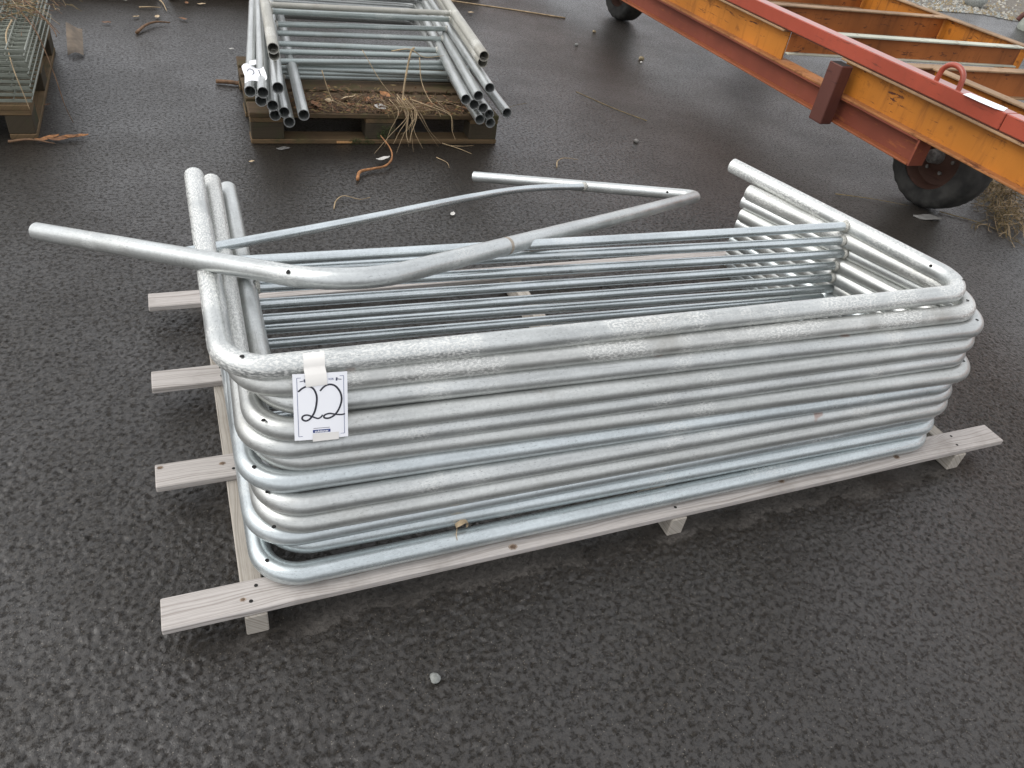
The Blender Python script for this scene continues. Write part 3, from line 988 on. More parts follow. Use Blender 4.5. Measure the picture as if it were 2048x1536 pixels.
# ------------------------------------------------------------------ standard pallets
def euro_pallet(origin, ang, label, mat_top, mat_bot, moss=False, jitter=0.0):
    t = thing("wooden_pallet", origin, label, "pallet")
    c, s = math.cos(ang), math.sin(ang)
    U, Vv = Vector((c, s, 0)), Vector((-s, c, 0))
    O = Vector(origin)

    def bx(u, v, z, du, dv, dz, name, mat):
        b = MB()
        b.box(O + U * u + Vv * v + Vector((0, 0, z)), du, dv, dz, ax=U, ay=Vv, bev=0.003)
        return b.build(name, mat, t)
    L, W = 1.19, 0.80
    for v in (0.0, 0.3275, 0.70):
        bx(0, v, 0.0, L, 0.10 if v != 0.3275 else 0.145, 0.022, "bottom_board", mat_bot)
    for v, dv in ((0.002, 0.10), (0.3275, 0.145), (0.698, 0.10)):
        for u in (0.003, 0.5225, L - 0.148):
            o = bx(u, v + 0.001, 0.0222, 0.145, dv - 0.002, 0.0776, "block", M["wood_block"])
    for u in (0.001, 0.5225, L - 0.146):
        bx(u, 0.002, 0.1000, 0.145, W - 0.004, 0.0215, "stringer_board", mat_bot)
    for v, dv in ((0, .145), (.186, .10), (.3275, .145), (.514, .10), (.655, .145)):
        bx(0, v, 0.1217 + RNG.uniform(0, 0.0006), L, dv, 0.0218, "deck_board", mat_top)
    return t, O, U, Vv


PA = Vector((0.45656, 2.54958, 0)); PANG = math.radians(-1.7035)
rp, RO, RU, RV = euro_pallet(PA, PANG, "dark mossy wooden pallet littered with dead leaves under the rear barrier stack", M['wood_old'], M['wood_old2'])
euro_pallet((-0.397, 2.625, 0), math.radians(90), "weathered wooden pallet under the wire mesh panels at left", M['wood_old2'], M['wood_old2'])


def rl_(u, v, z):
    return RO + RU * u + RV * v + Vector((0, 0, z))


# moss clump on the middle block of the rear pallet
def fuzz(name, spots, mat, parent=None, loc=None, n=200, l=0.012, w=0.0012, spread=0.02):
    b = MB()
    for (p, s) in spots:
        for _ in range(n):
            d = Vector(RNG.normal(size=3)); d = d * s / max(1e-6, d.length) * RNG.uniform(0, 1) ** 0.5
            q = Vector(p) + Vector((d.x, d.y * 0.25, d.z * 0.7))
            t = Vector(RNG.normal(size=3)).normalized(); t.z = abs(t.z) * 0.6; t.y -= 0.5
            sd = t.orthogonal().normalized() * w
            b.add([q - sd, q + sd, q + t * l * RNG.uniform(.4, 1)], [(0, 1, 2)], [[(0, 0)] * 3])
    return b.build(name, mat, parent, loc)


tag(fuzz("moss", [(rl_(0.625, -0.002, 0.07), 0.035), (rl_(0.60, -0.002, 0.045), 0.03), (rl_(0.53, -0.003, 0.012), 0.04), (rl_(0.47, -0.003, 0.014), 0.03)], M['moss'], rp, n=160), kind='stuff')
b = MB()
b.box(rl_(0.385, -0.002, 0.004), 0.075, 0.0025, 0.011, ax=RU, ay=RV, bev=0.001)
b.build("split_scar", M['wood_chip'], rp)

# ------------------------------------------------------------------ rear barrier stack
GR = "pipe barriers stacked on the rear pallet"
RB = [  # z, left end (u,v), right end (u,v), rail left (u,v), rail right (u,v)
    ('k', .440, (.114, -.060), (1.060, -.045), (.150, .640), (1.130, .690), 'zinc_dirty', "rust-brown dirty pipe barrier topmost of the rear stack, debris along its rails"),
    ('j', .400, (.121, -.013), (1.070, -.005), (.157, .681), (1.140, .725), 'zinc_dirty', "dirty pipe barrier second from top of the rear stack, tucked under the topmost"),
    ('g', .345, (.107, -.262), (1.050, -.195), (.176, .665), (1.130, .746), 'zinc_rear', "clean pipe barrier third from top of the rear stack"),
    ('h', .310, (.050, -.220), (.998, -.200), (.120, .639), (1.090, .679), 'zinc_rear', "pipe barrier fourth from top of the rear stack, under the 21 paper"),
    ('i', .282, (.005, -.128), (.949, -.170), (.070, .563), (1.033, .571), 'zinc_rear', "pipe barrier fifth from top of the rear stack, its left leg outermost"),
    ('f', .258, (.044, -.171), (.994, -.165), (.100, .511), (1.060, .552), 'zinc_rear', "pipe barrier sixth from top of the rear stack, end just below the 21 paper"),
    ('e', .246, (.088, -.190), (1.036, -.175), (.130, .402), (1.080, .477), 'zinc_rear', "pipe barrier fifth from the bottom of the rear stack"),
    ('b', .226, (.209, -.240), (1.157, -.180), (.240, .440), (1.190, .470), 'zinc_rear', "pipe barrier fourth from the bottom of the rear stack, shifted far right"),
    ('d', .205, (.137, -.155), (1.082, -.143), (.160, .440), (1.110, .427), 'zinc_rear', "pipe barrier third from the bottom of the rear stack"),
    ('c', .186, (.100, -.140), (1.032, -.160), (.130, .430), (1.070, .450), 'zinc_rear', "pipe barrier second from the bottom of the rear stack"),
    ('a', .168, (.155, -.170), (1.089, -.155), (.175, .430), (1.110, .457), 'zinc_rear', "pipe barrier lowest of the rear stack, lying on the dark mossy pallet"),
]
for (nm, z, l, r_, q1, q2, mt, lb) in RB:
    dl = Vector((q1[0] - l[0], q1[1] - l[1])); dr = Vector((q2[0] - r_[0], q2[1] - r_[1]))
    vfar = 1.56 + (l[1] + 0.17)
    cl = Vector(l) + dl * ((vfar - l[1]) / dl.y); cr = Vector(r_) + dr * ((vfar - r_[1]) / dr.y)
    EL, CL = rl_(l[0], l[1], z), rl_(cl.x, cl.y, z)
    CR, ER = rl_(cr.x, cr.y, z), rl_(r_[0], r_[1], z)
    rail = [rl_(q1[0], q1[1], z), rl_(q2[0], q2[1], z)]
    barrier(EL, CL, CR, ER, rail, M[mt], lb, GR, seg=18, loc=rl_(0.55, 0.6, z), railmat=M['zinc_green'] if nm not in 'kj' else M['zinc_dirty'] if nm == 'k' else M['zinc_green'], hollow=0.0028)

# white paper 21 taped round two rear pipes
card21 = Card(rl_(-0.010, -0.118, 0.300), rl_(0.076, -0.128, 0.322), rl_(-0.006, -0.020, 0.330), 0.088, 0.105)
c21 = thing("lot_card", rl_(0.04, -0.08, 0.30), "crumpled white paper numbered 21 taped over pipe ends of the rear stack", "lot card")
b = MB()
vs, fs = [], []
n_ = 9
for j in range(n_):
    for i in range(n_):
        u, v = i / (n_ - 1), j / (n_ - 1)
        bump_ = 0.010 * math.sin(u * 5.5 + 0.6) * (0.4 + v) + 0.006 * math.sin(v * 7 + u * 3)
        vs.append(card21.p(0.088 * u + 0.004 * math.sin(v * 5), 0.105 * v + 0.004 * math.sin(u * 6), 0.012 + bump_))
for j in range(n_ - 1):
    for i in range(n_ - 1):
        a = j * n_ + i
        fs.append((a, a + 1, a + n_ + 1, a + n_))
b.add(vs, fs, [[(0, 0)] * 4] * len(fs))
sh21 = b.build("paper_sheet", M['paper'], c21, smooth=True)
def on21(x, y):
    u, v = x / 0.088, y / 0.105
    return 0.012 + 0.010 * math.sin(u * 5.5 + 0.6) * (0.4 + v) + 0.006 * math.sin(v * 7 + u * 3)
class Card21:
    def p(self, x, y, d): return card21.p(x, y, on21(x, y) + 0.0015)
s = strokes(Card21(), [(p.x, p.y) for p in catmull([(.014, .070, 0), (.026, .080, 0), (.040, .076, 0), (.040, .062, 0), (.026, .047, 0), (.016, .040, 0), (.030, .041, 0), (.046, .042, 0)], 5)], 0.0026)
s.build("handwritten_digit", M['ink'], sh21)
s = strokes(Card21(), [(.062, .082), (.064, .066), (.067, .047)], 0.0042); s.build("handwritten_digit", M['ink'], sh21)
s = strokes(Card21(), [(.044, .028), (.056, .031), (.070, .024)], 0.0024); s.build("printed_mark", M['print_grey'], sh21)
b = MB()
tp_ = [card21.p(0.030 + 0.028 * i, 0.100 + 0.022 * j, 0.024 - 0.004 * j) for j in range(3) for i in range(2)]
b.add(tp_, [(0, 1, 3, 2), (2, 3, 5, 4)], [[(0, 0)] * 4] * 2)
b.build("adhesive_tape", M['paper'], c21)

# ------------------------------------------------------------------ wire mesh panels, left
GM = "wire mesh panels stacked on the left pallet"
MZ = [(.160, 2.630, -.385), (.182, 2.640, -.378), (.204, 2.655, -.385), (.227, 2.660, -.376), (.250, 2.668, -.382), (.275, 2.664, -.374), (.300, 2.660, -.378), (.323, 2.662, -.380), (.346, 2.660, -.372)]
MLB = ["wire mesh panel %s on the left pallet" % w for w in ("lowest of the nine stacked", "second from the bottom of the nine stacked", "third from the bottom of the nine stacked", "fourth from the bottom of the nine stacked", "in the middle of the nine stacked", "fourth from the top of the nine stacked", "third from the top of the nine stacked", "second from the top of the nine stacked")] + ["wire mesh panel topmost of the stack on the left pallet, twigs across it"]
for (z, y0, xr), lb in zip(MZ, MLB):
    t = thing("wire_mesh_panel", (-0.78, 3.2, z), lb, "mesh panel", GM)
    b = MB()
    b.box((-1.17, y0, z - 0.006), xr + 1.17, 0.004, 0.012)
    b.build("edge_bar", M['wire'], t)
    b = MB()
    b.box((-1.17, y0 + 1.14, z - 0.006), xr + 1.17, 0.004, 0.012)
    b.build("edge_bar", M['wire'], t)
    for i in range(13):
        x = xr - i * 0.0655
        b = MB(); b.tube([(x, y0, z + 0.004), (x, y0 + 1.14, z + 0.004)], 0.0025, 6)
        b.build("mesh_rod", M['wire'], t)
    src = None
    for j in range(1, 20):
        b = MB() if src is None else None
        y = y0 + j * 0.0572
        if src is None:
            b.tube([(-1.17, y, z - 0.001), (xr, y, z - 0.001)], 0.0025, 6)
            src = b.build("cross_wire", M['wire'], t)
        else:
            o = src.copy(); COL.objects.link(o); o.parent = t
            o.location = (0, y - (y0 + 0.0572), 0)

# ------------------------------------------------------------------ trailer frame
TX = 3.45
tr = thing("trailer_chassis", (4.3, 3.2, 0), "rusty orange and red steel trailer chassis of welded beams at right", "trailer chassis")


def ibeam(p0, p1, z0, z1, wf, tf, tw, name, mat, flmat=None, botmat=None):
    """I section from p0 to p1 (x,y), flanges wf wide; UV along the length"""
    a, b_ = Vector((*p0, 0)), Vector((*p1, 0))
    d = (b_ - a); L = d.length; d.normalize()
    s = Vector((-d.y, d.x, 0))
    web = MB()
    web.box(a - s * tw / 2 + Vector((0, 0, z0 + tf)), L, tw, z1 - z0 - 2 * tf, ax=d, ay=s)
    o = web.build(name, mat, tr)
    for z, fm in ((z0, botmat or flmat), (z1 - tf, flmat)):
        f = MB()
        f.box(a - s * wf / 2 + Vector((0, 0, z)), L, wf, tf, ax=d, ay=s, bev=0.002)
        f.build("flange", (fm or mat), o)
    return o


YN, YF = -1.4, 9.0
# lower beam, near side
ibeam((3.505, 1.60), (3.505, YF), .247, .380, .105, .010, .008, "lower_beam", M['primer'], None, M['rust_edge'])
b = MB(); b.box((3.4575, 1.588, .2475), 0.095, .0115, .132); b.build("end_plate", M['primer'], tr)
# upper orange beam in two lengths with an open notch between
ibeam((3.505, YN), (3.505, 2.262), .3805, .556, .108, .011, .009, "upper_beam", M['orange'], M['flange'], M['orange_edge'])
ibeam((3.505, 2.762), (3.505, YF), .3805, .556, .108, .011, .009, "upper_beam", M['orange'], M['flange'], M['orange_edge'])
b = MB(); b.box((3.452, 2.2625, .3808), .106, .499, .011, bev=.002); b.build("flange", M['orange_edge'], tr)
# red tube on top, in two lengths with a seam
for (y0, y1) in ((YN, 1.243), (1.247, YF)):
    b = MB(); b.box((3.452, y0, .5625), .078, y1 - y0, .074, bev=.004); b.build("red_tube", M['red'], tr)
b = MB(); b.box((3.462, YN, .5563), .058, YF - YN, .006); b.build("packing_strip", M['maroon'], tr)
# welded post on the outer face
b = MB()
ps = .076
b.box((3.372, 2.155, .236), .078, .100, .304, bev=.004)
b.build("post", M['maroon'], tr)
b = MB(); b.box((3.378, 2.162, .5395), .066, .086, .0012); b.build("post_opening_shade", M['hole'], tr)  # dark plate painted as the shade inside the hollow post
# lifting loop
lp = MB()
pts = [(3.478, 1.672, .630), (3.478, 1.668, .668)] + [(3.478, 1.604 + .064 * math.cos(a), .672 + .050 * math.sin(a)) for a in [PI * i / 12 for i in range(13)]] + [(3.478, 1.540, .668), (3.478, 1.536, .630)]
lp.tube(pts, .0125, 14)
lp.build("lifting_loop", M['red'], tr, smooth=True, angle=50)
# cross beams and the far side
ibeam((3.515, 3.43), (5.40, 3.37), .400, .556, .070, .010, .008, "cross_beam", M['orange_rust_shaded'], M['flange'])
ibeam((3.512, 2.757), (5.36, 2.665), .428, .5555, .064, .010, .008, "cross_beam", M['orange_rust_shaded'], M['flange_pale'])
ibeam((3.56, 2.185), (5.36, 2.110), .400, .5555, .075, .010, .008, "cross_beam", M['orange_rust_shaded'], M['flange'])
ibeam((3.515, 4.25), (5.40, 4.20), .400, .556, .070, .010, .008, "cross_beam", M['orange_rust_shaded'], M['flange'])
ibeam((5.425, 2.66), (5.40, 8.8), .380, .558, .075, .010, .008, "far_beam", M['orange_run'], M['flange'])
ibeam((4.01, 2.12), (4.10, -1.0), .400, .558, .075, .010, .008, "inner_beam", M['orange_run'], M['flange'])


def wheel(cx, cy, r=0.265, w=0.17):
    """tyre and dished rim; axle along X, outer face at cx"""
    prof = [(0.0 * w, .62 * r), (0.015 * w, .70 * r), (0.0, .84 * r), (.03 * w, .93 * r), (.12 * w, .985 * r), (.3 * w, 1.0 * r), (.7 * w, 1.0 * r), (.88 * w, .985 * r), (.97 * w, .93 * r), (1.0 * w, .84 * r), (.98 * w, .62 * r)]
    n = 96
    b = MB()
    vs, fs = [], []
    for k in range(n):
        a = 2 * PI * k / n
        for (x, rr) in prof:
            rg = rr
            if 0.3 * w < x + .05 * w < .98 * w and k % 2 == 0 and rr > .96 * r: rg = rr - .003
            if x < .2 * w and .92 * r < rr < .995 * r and k % 4 < 2: rg = rr - .004
            vs.append((cx + x, cy + rg * math.cos(a), r + rg * math.sin(a)))
    m_ = len(prof)
    for k in range(n):
        k2 = (k + 1) % n
        for i in range(m_ - 1):
            fs.append((k * m_ + i, k2 * m_ + i, k2 * m_ + i + 1, k * m_ + i + 1))
    b.add(vs, fs, [[(0, 0)] * 4] * len(fs))
    wh = thing_part("wheel", (cx, cy, r), tr)
    ty = b.build("tyre", M['rubber'], wh, smooth=True, angle=50)
    b = MB()
    pr = [(.0, .64 * r), (-.006, .62 * r), (.02, .58 * r), (.055, .55 * r), (.06, .40 * r), (.045, .28 * r), (.03, .20 * r), (.03, .001)]
    vs, fs = [], []
    for k in range(32):
        a = 2 * PI * k / 32
        for (x, rr) in pr: vs.append((cx + x + .01, cy + rr * math.cos(a), r + rr * math.sin(a)))
    m_ = len(pr)
    for k in range(32):
        k2 = (k + 1) % 32
        for i in range(m_ - 1): fs.append((k * m_ + i, k2 * m_ + i, k2 * m_ + i + 1, k * m_ + i + 1))
    b.add(vs, fs, [[(0, 0)] * 4] * len(fs))
    b.build("rim", M['rim'], wh, smooth=True, angle=40)
    b = MB()
    b.tube([(cx + .05, cy, r), (cx - .01, cy, r), (cx - .018, cy, r)], .034, 16, taper=[1.25, 1, .7])
    b.build("hub", M['hub'], wh, smooth=True, angle=40)
    for k in range(6):
        a = 2 * PI * k / 6
        b = MB(); q = (cy + .085 * math.cos(a), r + .085 * math.sin(a))
        b.tube([(cx + .075, *q), (cx + .05, *q)], .010, 6); b.build("wheel_nut", M['hub'], wh)
    return wh


def thing_part(name, loc, parent):
    o = bpy.data.objects.new(name, None)
    o.empty_display_size = .1
    o.location = Vector(loc) - wloc(parent)
    o.parent = parent
    COL.objects.link(o)
    return o


wheel(3.685, 1.655)
wheel(3.675, 5.12)
wheel(5.25, 5.12)
for y in (1.655, 5.12):
    b = MB(); b.tube([(3.73, y, .265), (5.35, y, .265)], .034, 12); b.build("axle", M['maroon'], tr, smooth=True, angle=40)

# paper on the red tube
tg = thing("paper_note", (3.49, 1.39, .638), "white paper lying taped on top of the red trailer rail", "paper")
b = MB()
vs = [(3.436, 1.475, .6372), (3.50, 1.49, .6385), (3.512, 1.40, .6392), (3.524, 1.30, .6385), (3.455, 1.265, .6378), (3.440, 1.30, .6372), (3.432, 1.38, .6376)]
b.add(vs, [(0, 6, 5, 4, 3, 2, 1)], [[(0, 0)] * 7])
b.build("paper_sheet", M['paper'], tg)


# ------------------------------------------------------------------ small litter
def stem_obj(name, pts, r, mat, label, cat, group=None, taper=True, seg=6):
    P = catmull(pts, 6)
    b = MB()
    n = len(P)
    b.tube(P, r, seg, taper=[1.0 - .65 * i / (n - 1) for i in range(n)] if taper else None)
    o = b.build(name, mat, loc=P[0], smooth=True)
    return tag(o, label, cat, group)


def leaf_mesh(c, size, ang, curl=0.3, asp=.55, tilt=(0, 0)):
    b = MB()
    vs, fs = [], []
    nx, ny = 6, 4
    R = Matrix.Rotation(ang, 3, 'Z') @ Matrix.Rotation(tilt[0], 3, 'X') @ Matrix.Rotation(tilt[1], 3, 'Y')
    for i in range(nx + 1):
        t = i / nx
        hw = asp * math.sin(PI * (t * .94 + .03)) ** .8 * .5
        for j in range(ny + 1):
            s = (j / ny - .5) * 2
            z = curl * (.35 * (s * hw * 2) ** 2 + .55 * (t - .5) ** 2) + .03 * math.sin(7 * t + 3 * s)
            vs.append(Vector(c) + R @ Vector(((t - .5) * size, s * hw * size, z * size)))
    for i in range(nx):
        for j in range(ny):
            a = i * (ny + 1) + j
            fs.append((a, a + ny + 1, a + ny + 2, a + 1))
    b.add(vs, fs, [[(0, 0)] * 4] * len(fs))
    return b


def leaf(c, size, ang, mat, label, group=None, curl=.35, asp=.55, tilt=(0, 0), name="dead_leaf"):
    o = leaf_mesh(c, size, ang, curl, asp, tilt).build(name, mat, loc=c, smooth=True)
    return tag(o, label, "leaf", group)


def pebble(c, r, mat, label, sq=(1, .8, .7), group=None, name="stone"):
    b = MB()
    vs, fs = [], []
    nu, nv = 12, 8
    ph = RNG.uniform(0, 6, 6)
    for j in range(nv + 1):
        th = PI * j / nv
        for i in range(nu):
            a = 2 * PI * i / nu
            k = 1 + .12 * math.sin(2 * a + ph[0]) + .09 * math.sin(3 * a + ph[1] + 2 * th) + .06 * math.sin(5 * th + ph[2])
            vs.append((c[0] + r * sq[0] * k * math.sin(th) * math.cos(a), c[1] + r * sq[1] * k * math.sin(th) * math.sin(a), c[2] + r * sq[2] * (.75 + k * math.cos(th))))
    for j in range(nv):
        for i in range(nu):
            fs.append((j * nu + i, (j + 1) * nu + i, (j + 1) * nu + (i + 1) % nu, j * nu + (i + 1) % nu))
    b.add(vs, fs, [[(0, 0)] * 4] * len(fs))
    o = b.build(name, mat, loc=c, smooth=True)
    return tag(o, label, "stone", group)


pebble((.503, -.21, .001), .0115, M['stone'], "round pale grey stone alone on the bare asphalt in front", (1, .95, .8))
pebble((3.339, 4.002, 0), .020, M['stone_brown'], "yellowish brown pebble on asphalt left of the trailer")
pebble((3.30, 3.93, 0), .010, M['leaf_white'], "tiny white chip beside the yellowish pebble near the trailer")
pebble((2.95, 4.301, 0), .013, M['stone'], "small grey pebble on open asphalt left of the trailer")
pebble((3.28, 4.672, 0), .014, M['stone_brown'], "small tan pebble on asphalt below the far trailer wheel")
pebble((2.477, 2.51, 0), .016, M['hub'], "dark pebble on asphalt between bent barrier and trailer")

# curled leaf between the two lowest pipes
b = MB()
vs, fs = [], []
for i in range(15):
    a = math.radians(-35 + 250 * i / 14)
    hw = .0075 * math.sin(PI * (i + .7) / 15.4) ** .6
    rr = .0145 + .0015 * math.sin(3 * a)
    for sgn in (-1, 1):
        vs.append((.635 + math.cos(a) * rr, .056 + sgn * hw + .003 * math.sin(2 * a), .1405 + math.sin(a) * rr * .85))
fs = [(2 * i, 2 * i + 1, 2 * i + 3, 2 * i + 2) for i in range(14)]
b.add(vs, fs, [[(0, 0)] * 4] * 14)
b.tube([(.623, .052, .142), (.618, .040, .132), (.618, .030, .124)], .0009, 5)
tag(b.build("dead_leaf", M['leaf_pale'], loc=(.64, .064, .118), smooth=True), "curled pale leaf caught between the two lowest pipes of the front stack", "leaf")

# twigs and straw on open asphalt
stem_obj("straw", [(1.855, 2.205, .006), (1.885, 2.265, .012), (1.94, 2.30, .012), (2.01, 2.285, .008)], .0035, M['straw'], "bent pale stem lying on asphalt behind the bent barrier", "stem")
stem_obj("dry_root", [(.70, 1.87, .005), (.72, 1.93, .01), (.76, 1.965, .014), (.82, 1.94, .008), (.87, 1.96, .005)], .003, M['straw'], "thin branching root lying on asphalt behind the left pipe legs", "root")
stem_obj("brown_twig", [(.0, 4.17, .01), (.05, 4.29, .02), (.11, 4.37, .02), (.19, 4.40, .012)], .010, M['straw_dark'], "dark curved twig on asphalt between the two rear pallets", "twig")
stem_obj("brown_root", [(.85, 2.12, .012), (.875, 2.185, .018), (.93, 2.215, .016), (1.00, 2.235, .02), (1.045, 2.29, .03), (1.055, 2.36, .05), (1.03, 2.45, .075)], .0080, M['root'],
         "thick orange-brown root on the asphalt in front of the rear pallet", "root")
leaf((1.01, 2.315, .02), .075, .35, M['leaf_white'], "pale dry curled leaf at the foot of the straw before the rear pallet", curl=.6, asp=.35)
leaf((.434, 2.347, .006), .026, .3, M['leaf_pale'], "small tan leaf on asphalt left of the rear pallet's front corner")
leaf((.588, 2.488, .004), .06, .1, M['flake'], "wet grey leaf stuck flat on asphalt by the rear pallet", curl=.05)
leaf((1.178, 1.778, .006), .035, 1.0, M['leaf_white'], "white shred of leaf on asphalt above the bent cross rail")
leaf((2.138, 1.954, .008), .045, .2, M['straw'], "tiny straw tuft on asphalt above the bent barrier's tip", asp=.25)
leaf((3.66, 1.50, .004), .16, -.3, M['flake'], "wet grey leaf scrap on asphalt by the near trailer tyre", curl=.04, asp=.4)
leaf((.50, 3.925, .01), .03, .2, M['leaf_white'], "bleached chip on asphalt left of rear stack's long legs", name="dead_leaf")
stem_obj("wood_stick", [(.37, 3.35, .012), (.44, 3.335, .014), (.50, 3.315, .012)], .011, M['straw_dark'], "short dark stick on asphalt beside the rear pallet's left side", "stick", taper=False)
leaf((2.366, 5.03, .012), .05, .1, M['leaf_pale'], "pale leaf on asphalt right of the rear stack's top leg", asp=.6)
for i, (x, y, s, mt, lb) in enumerate([(-.16, 4.35, .05, 'leaf', "red-brown leaf on asphalt beyond the left pallet"),
                                       (.12, 4.52, .06, 'leaf_pale', "pale leaf at the edge of the dark shade behind"),
                                       (.27, 4.50, .055, 'leaf', "brown leaf right of the pale one at the shade's edge"),
                                       (.0, 4.50, .05, 'straw', "yellowish leaf scrap left of the pale one at the shade's edge"),
                                       (.22, 4.97, .08, 'leaf_pale', "long tan leaf lying in the dark shade at top"),
                                       (.40, 4.87, .055, 'leaf_pale', "tan leaf in the dark shade nearest the rear stack"),
                                       (.31, 4.88, .05, 'leaf', "brown leaf in the dark shade next to the tan one"),
                                       (-.06, 4.87, .03, 'leaf_white', "bright white scrap in the dark shade at top left"),
                                       (-.24, 4.95, .06, 'leaf', "dull brown leaf in the dark shade farthest left")]):
    leaf((x, y, .012), s, i * 1.3, M[mt], lb, asp=.45)
stem_obj("straw", [(.02, 4.72, .01), (.08, 4.72, .015), (.15, 4.74, .01)], .005, M['straw'], "yellow straw piece lying level in the dark shade at top", "stem")
stem_obj("straw", [(.14, 4.95, .01), (.165, 4.82, .015), (.18, 4.66, .01)], .006, M['straw'], "straw stalk pointing out of the dark shade at top", "stem")
stem_obj("pale_string", [(2.25, 5.42, .004), (2.8, 5.22, .004), (3.2, 5.05, .004)], .005, M['straw'], "thin pale string on asphalt between rear stack and far wheel", "string", taper=False)
stem_obj("pale_string", [(2.477, 3.3, .003), (2.60, 3.02, .003), (2.72, 2.82, .003)], .0022, M['straw_old'], "fine straw line on asphalt in the middle of the open yard", "string", taper=False)

# straw and leaves on the rear pallet
b = MB()
for _ in range(2600):
    u = RNG.uniform(.13, 1.06); v = abs(RNG.normal(0, .10)) + .004 if RNG.random() < .7 else RNG.uniform(0, .33)
    if v > .42: continue
    d = math.exp(-((u - .5) / .35) ** 2)
    if RNG.random() > .35 + .65 * d: continue
    z = .1445 + abs(RNG.normal(0, .006)) * (1 + 1.2 * d)
    p = rl_(u, v, z)
    t = Vector(RNG.normal(size=3)); t.z *= .3; t.normalize()
    s_ = t.orthogonal().normalized() * RNG.uniform(.0012, .0055)
    l_ = t * RNG.uniform(.006, .02)
    b.add([p - l_, p + s_, p + l_, p - s_], [(0, 1, 2, 3)], [[(0, 0)] * 4], mi=int(RNG.choice([0, 0, 0, 1, 2])))
tag(b.build("leaf_litter", [M['litter'], M['leaf'], M['straw_old']], loc=rl_(.55, .1, .144)), "brown crumbled leaf litter spread over the rear pallet deck", "leaf litter", kind='stuff')

GL = "dead leaves lying on the rear pallet"
for i, (u, v, s, mt, lb) in enumerate([(.60, .045, .065, 'leaf_white', "white curled leaf on the rear pallet's front deck board"),
                                       (.30, .06, .085, 'leaf', "large crumpled brown leaf left on the rear pallet deck"),
                                       (.23, .10, .06, 'leaf', "small brown leaf behind the crumpled one on the rear pallet"),
                                       (.47, .16, .075, 'leaf_pale', "tan cupped leaf in the middle of the rear pallet litter"),
                                       (.56, .14, .05, 'leaf', "brown leaf right of the tan cupped leaf on the rear pallet"),
                                       (.66, .22, .06, 'root', "orange-red leaf under the lowest rail of the rear stack"),
                                       (.37, .12, .05, 'leaf_pale', "pale folded leaf between brown leaves on the rear pallet"),
                                       (.70, .10, .045, 'leaf_pale', "pale leaf scrap at the base of the straw tuft")]):
    leaf(rl_(u, v, .160), s, i * 1.1, M[mt], lb, GL, curl=.9, asp=.6, tilt=(.3, .2))
b = leaf_mesh(rl_(.745, .15, .165), .028, .3, .4, .6).build("yellow_leaf", simple_mat("yellow_leaf", (.55, .33, .03), .6), loc=rl_(.745, .15, .165), smooth=True)
tag(b, "small bright yellow leaf in the litter on the rear pallet", "leaf", GL)

GS = "dry straw stems hanging over the rear pallet's front edge"
SL = "thin dry straw stem drooping over the rear pallet's front edge"
hang = []
for i in range(14):
    u0 = .72 + RNG.normal(0, .035)
    u1 = u0 + RNG.normal(.02, .075)
    vend = -.03 - abs(RNG.normal(.05, .06))
    zend = max(.004, RNG.uniform(-.03, .10))
    mid = rl_(u0 + .02, -.015, .150 + RNG.uniform(0, .012))
    hang.append([rl_(u0, .07 + RNG.uniform(0, .1), .165 + RNG.uniform(0, .03)), mid, rl_((u0 + u1) / 2, -.03 + vend * .4, .09), rl_(u1, vend, zend)])
for h_ in hang:
    stem_obj("straw", h_, RNG.uniform(.0013, .0022), M['straw'], SL, "straw", GS, seg=5)
stem_obj("straw", [rl_(.72, .10, .160), rl_(.735, .14, .24), rl_(.77, .19, .37), rl_(.79, .20, .395)], .0050, M['straw'], "thick dry stalk leaning up against the rear stack's rails", "straw", GS, taper=False)
stem_obj("straw", [rl_(.68, .20, .375), rl_(.76, .17, .395), rl_(.83, .16, .365), rl_(.93, .17, .372)], .0030, M['straw'], "curled dry stem lying across the upper rails of the rear stack", "straw", GS)
stem_obj("straw", [rl_(.81, .17, .36), rl_(.815, .12, .26), rl_(.85, .04, .19), rl_(.93, -.01, .155), rl_(.935, -.05, .09), rl_(.95, -.07, .05)], .0026, M['straw'], "long bent straw hanging from the rails down past the pallet corner block", "straw", GS)
stem_obj("straw", [rl_(.76, .11, .18), rl_(.84, .05, .17), rl_(.93, -.01, .15), rl_(.95, -.02, .08)], .0032, M['straw'], "flat pale blade folded over the deck edge near the right block", "straw", GS)
stem_obj("straw", [rl_(.34, .12, .30), rl_(.36, .08, .23), rl_(.385, .05, .185), rl_(.45, .03, .165)], .0024, M['straw'], "kinked white straw in front of the rear rails at left", "straw", GS)
stem_obj("straw", [rl_(.55, .25, .36), rl_(.62, .15, .25), rl_(.70, .08, .17)], .0018, M['straw'], "fine stem slanting across the middle of the rear rails", "straw", GS)
stem_obj("straw", [rl_(.90, -.02, .012), rl_(.97, -.07, .006), rl_(1.02, -.13, .004)], .0026, M['straw'], "pale stem lying on asphalt right of the hanging straw", "stem")
stem_obj("straw", [rl_(.93, -.035, .006), rl_(1.0, -.04, .005), rl_(1.06, -.03, .005)], .0022, M['straw'], "fine horizontal stem close under the rear pallet edge", "stem")
stem_obj("straw", [rl_(.83, -.17, .004), rl_(.865, -.23, .004), rl_(.86, -.29, .004)], .0022, M['straw'], "hooked thin stem on asphalt in front of the rear pallet", "stem")
b = MB()
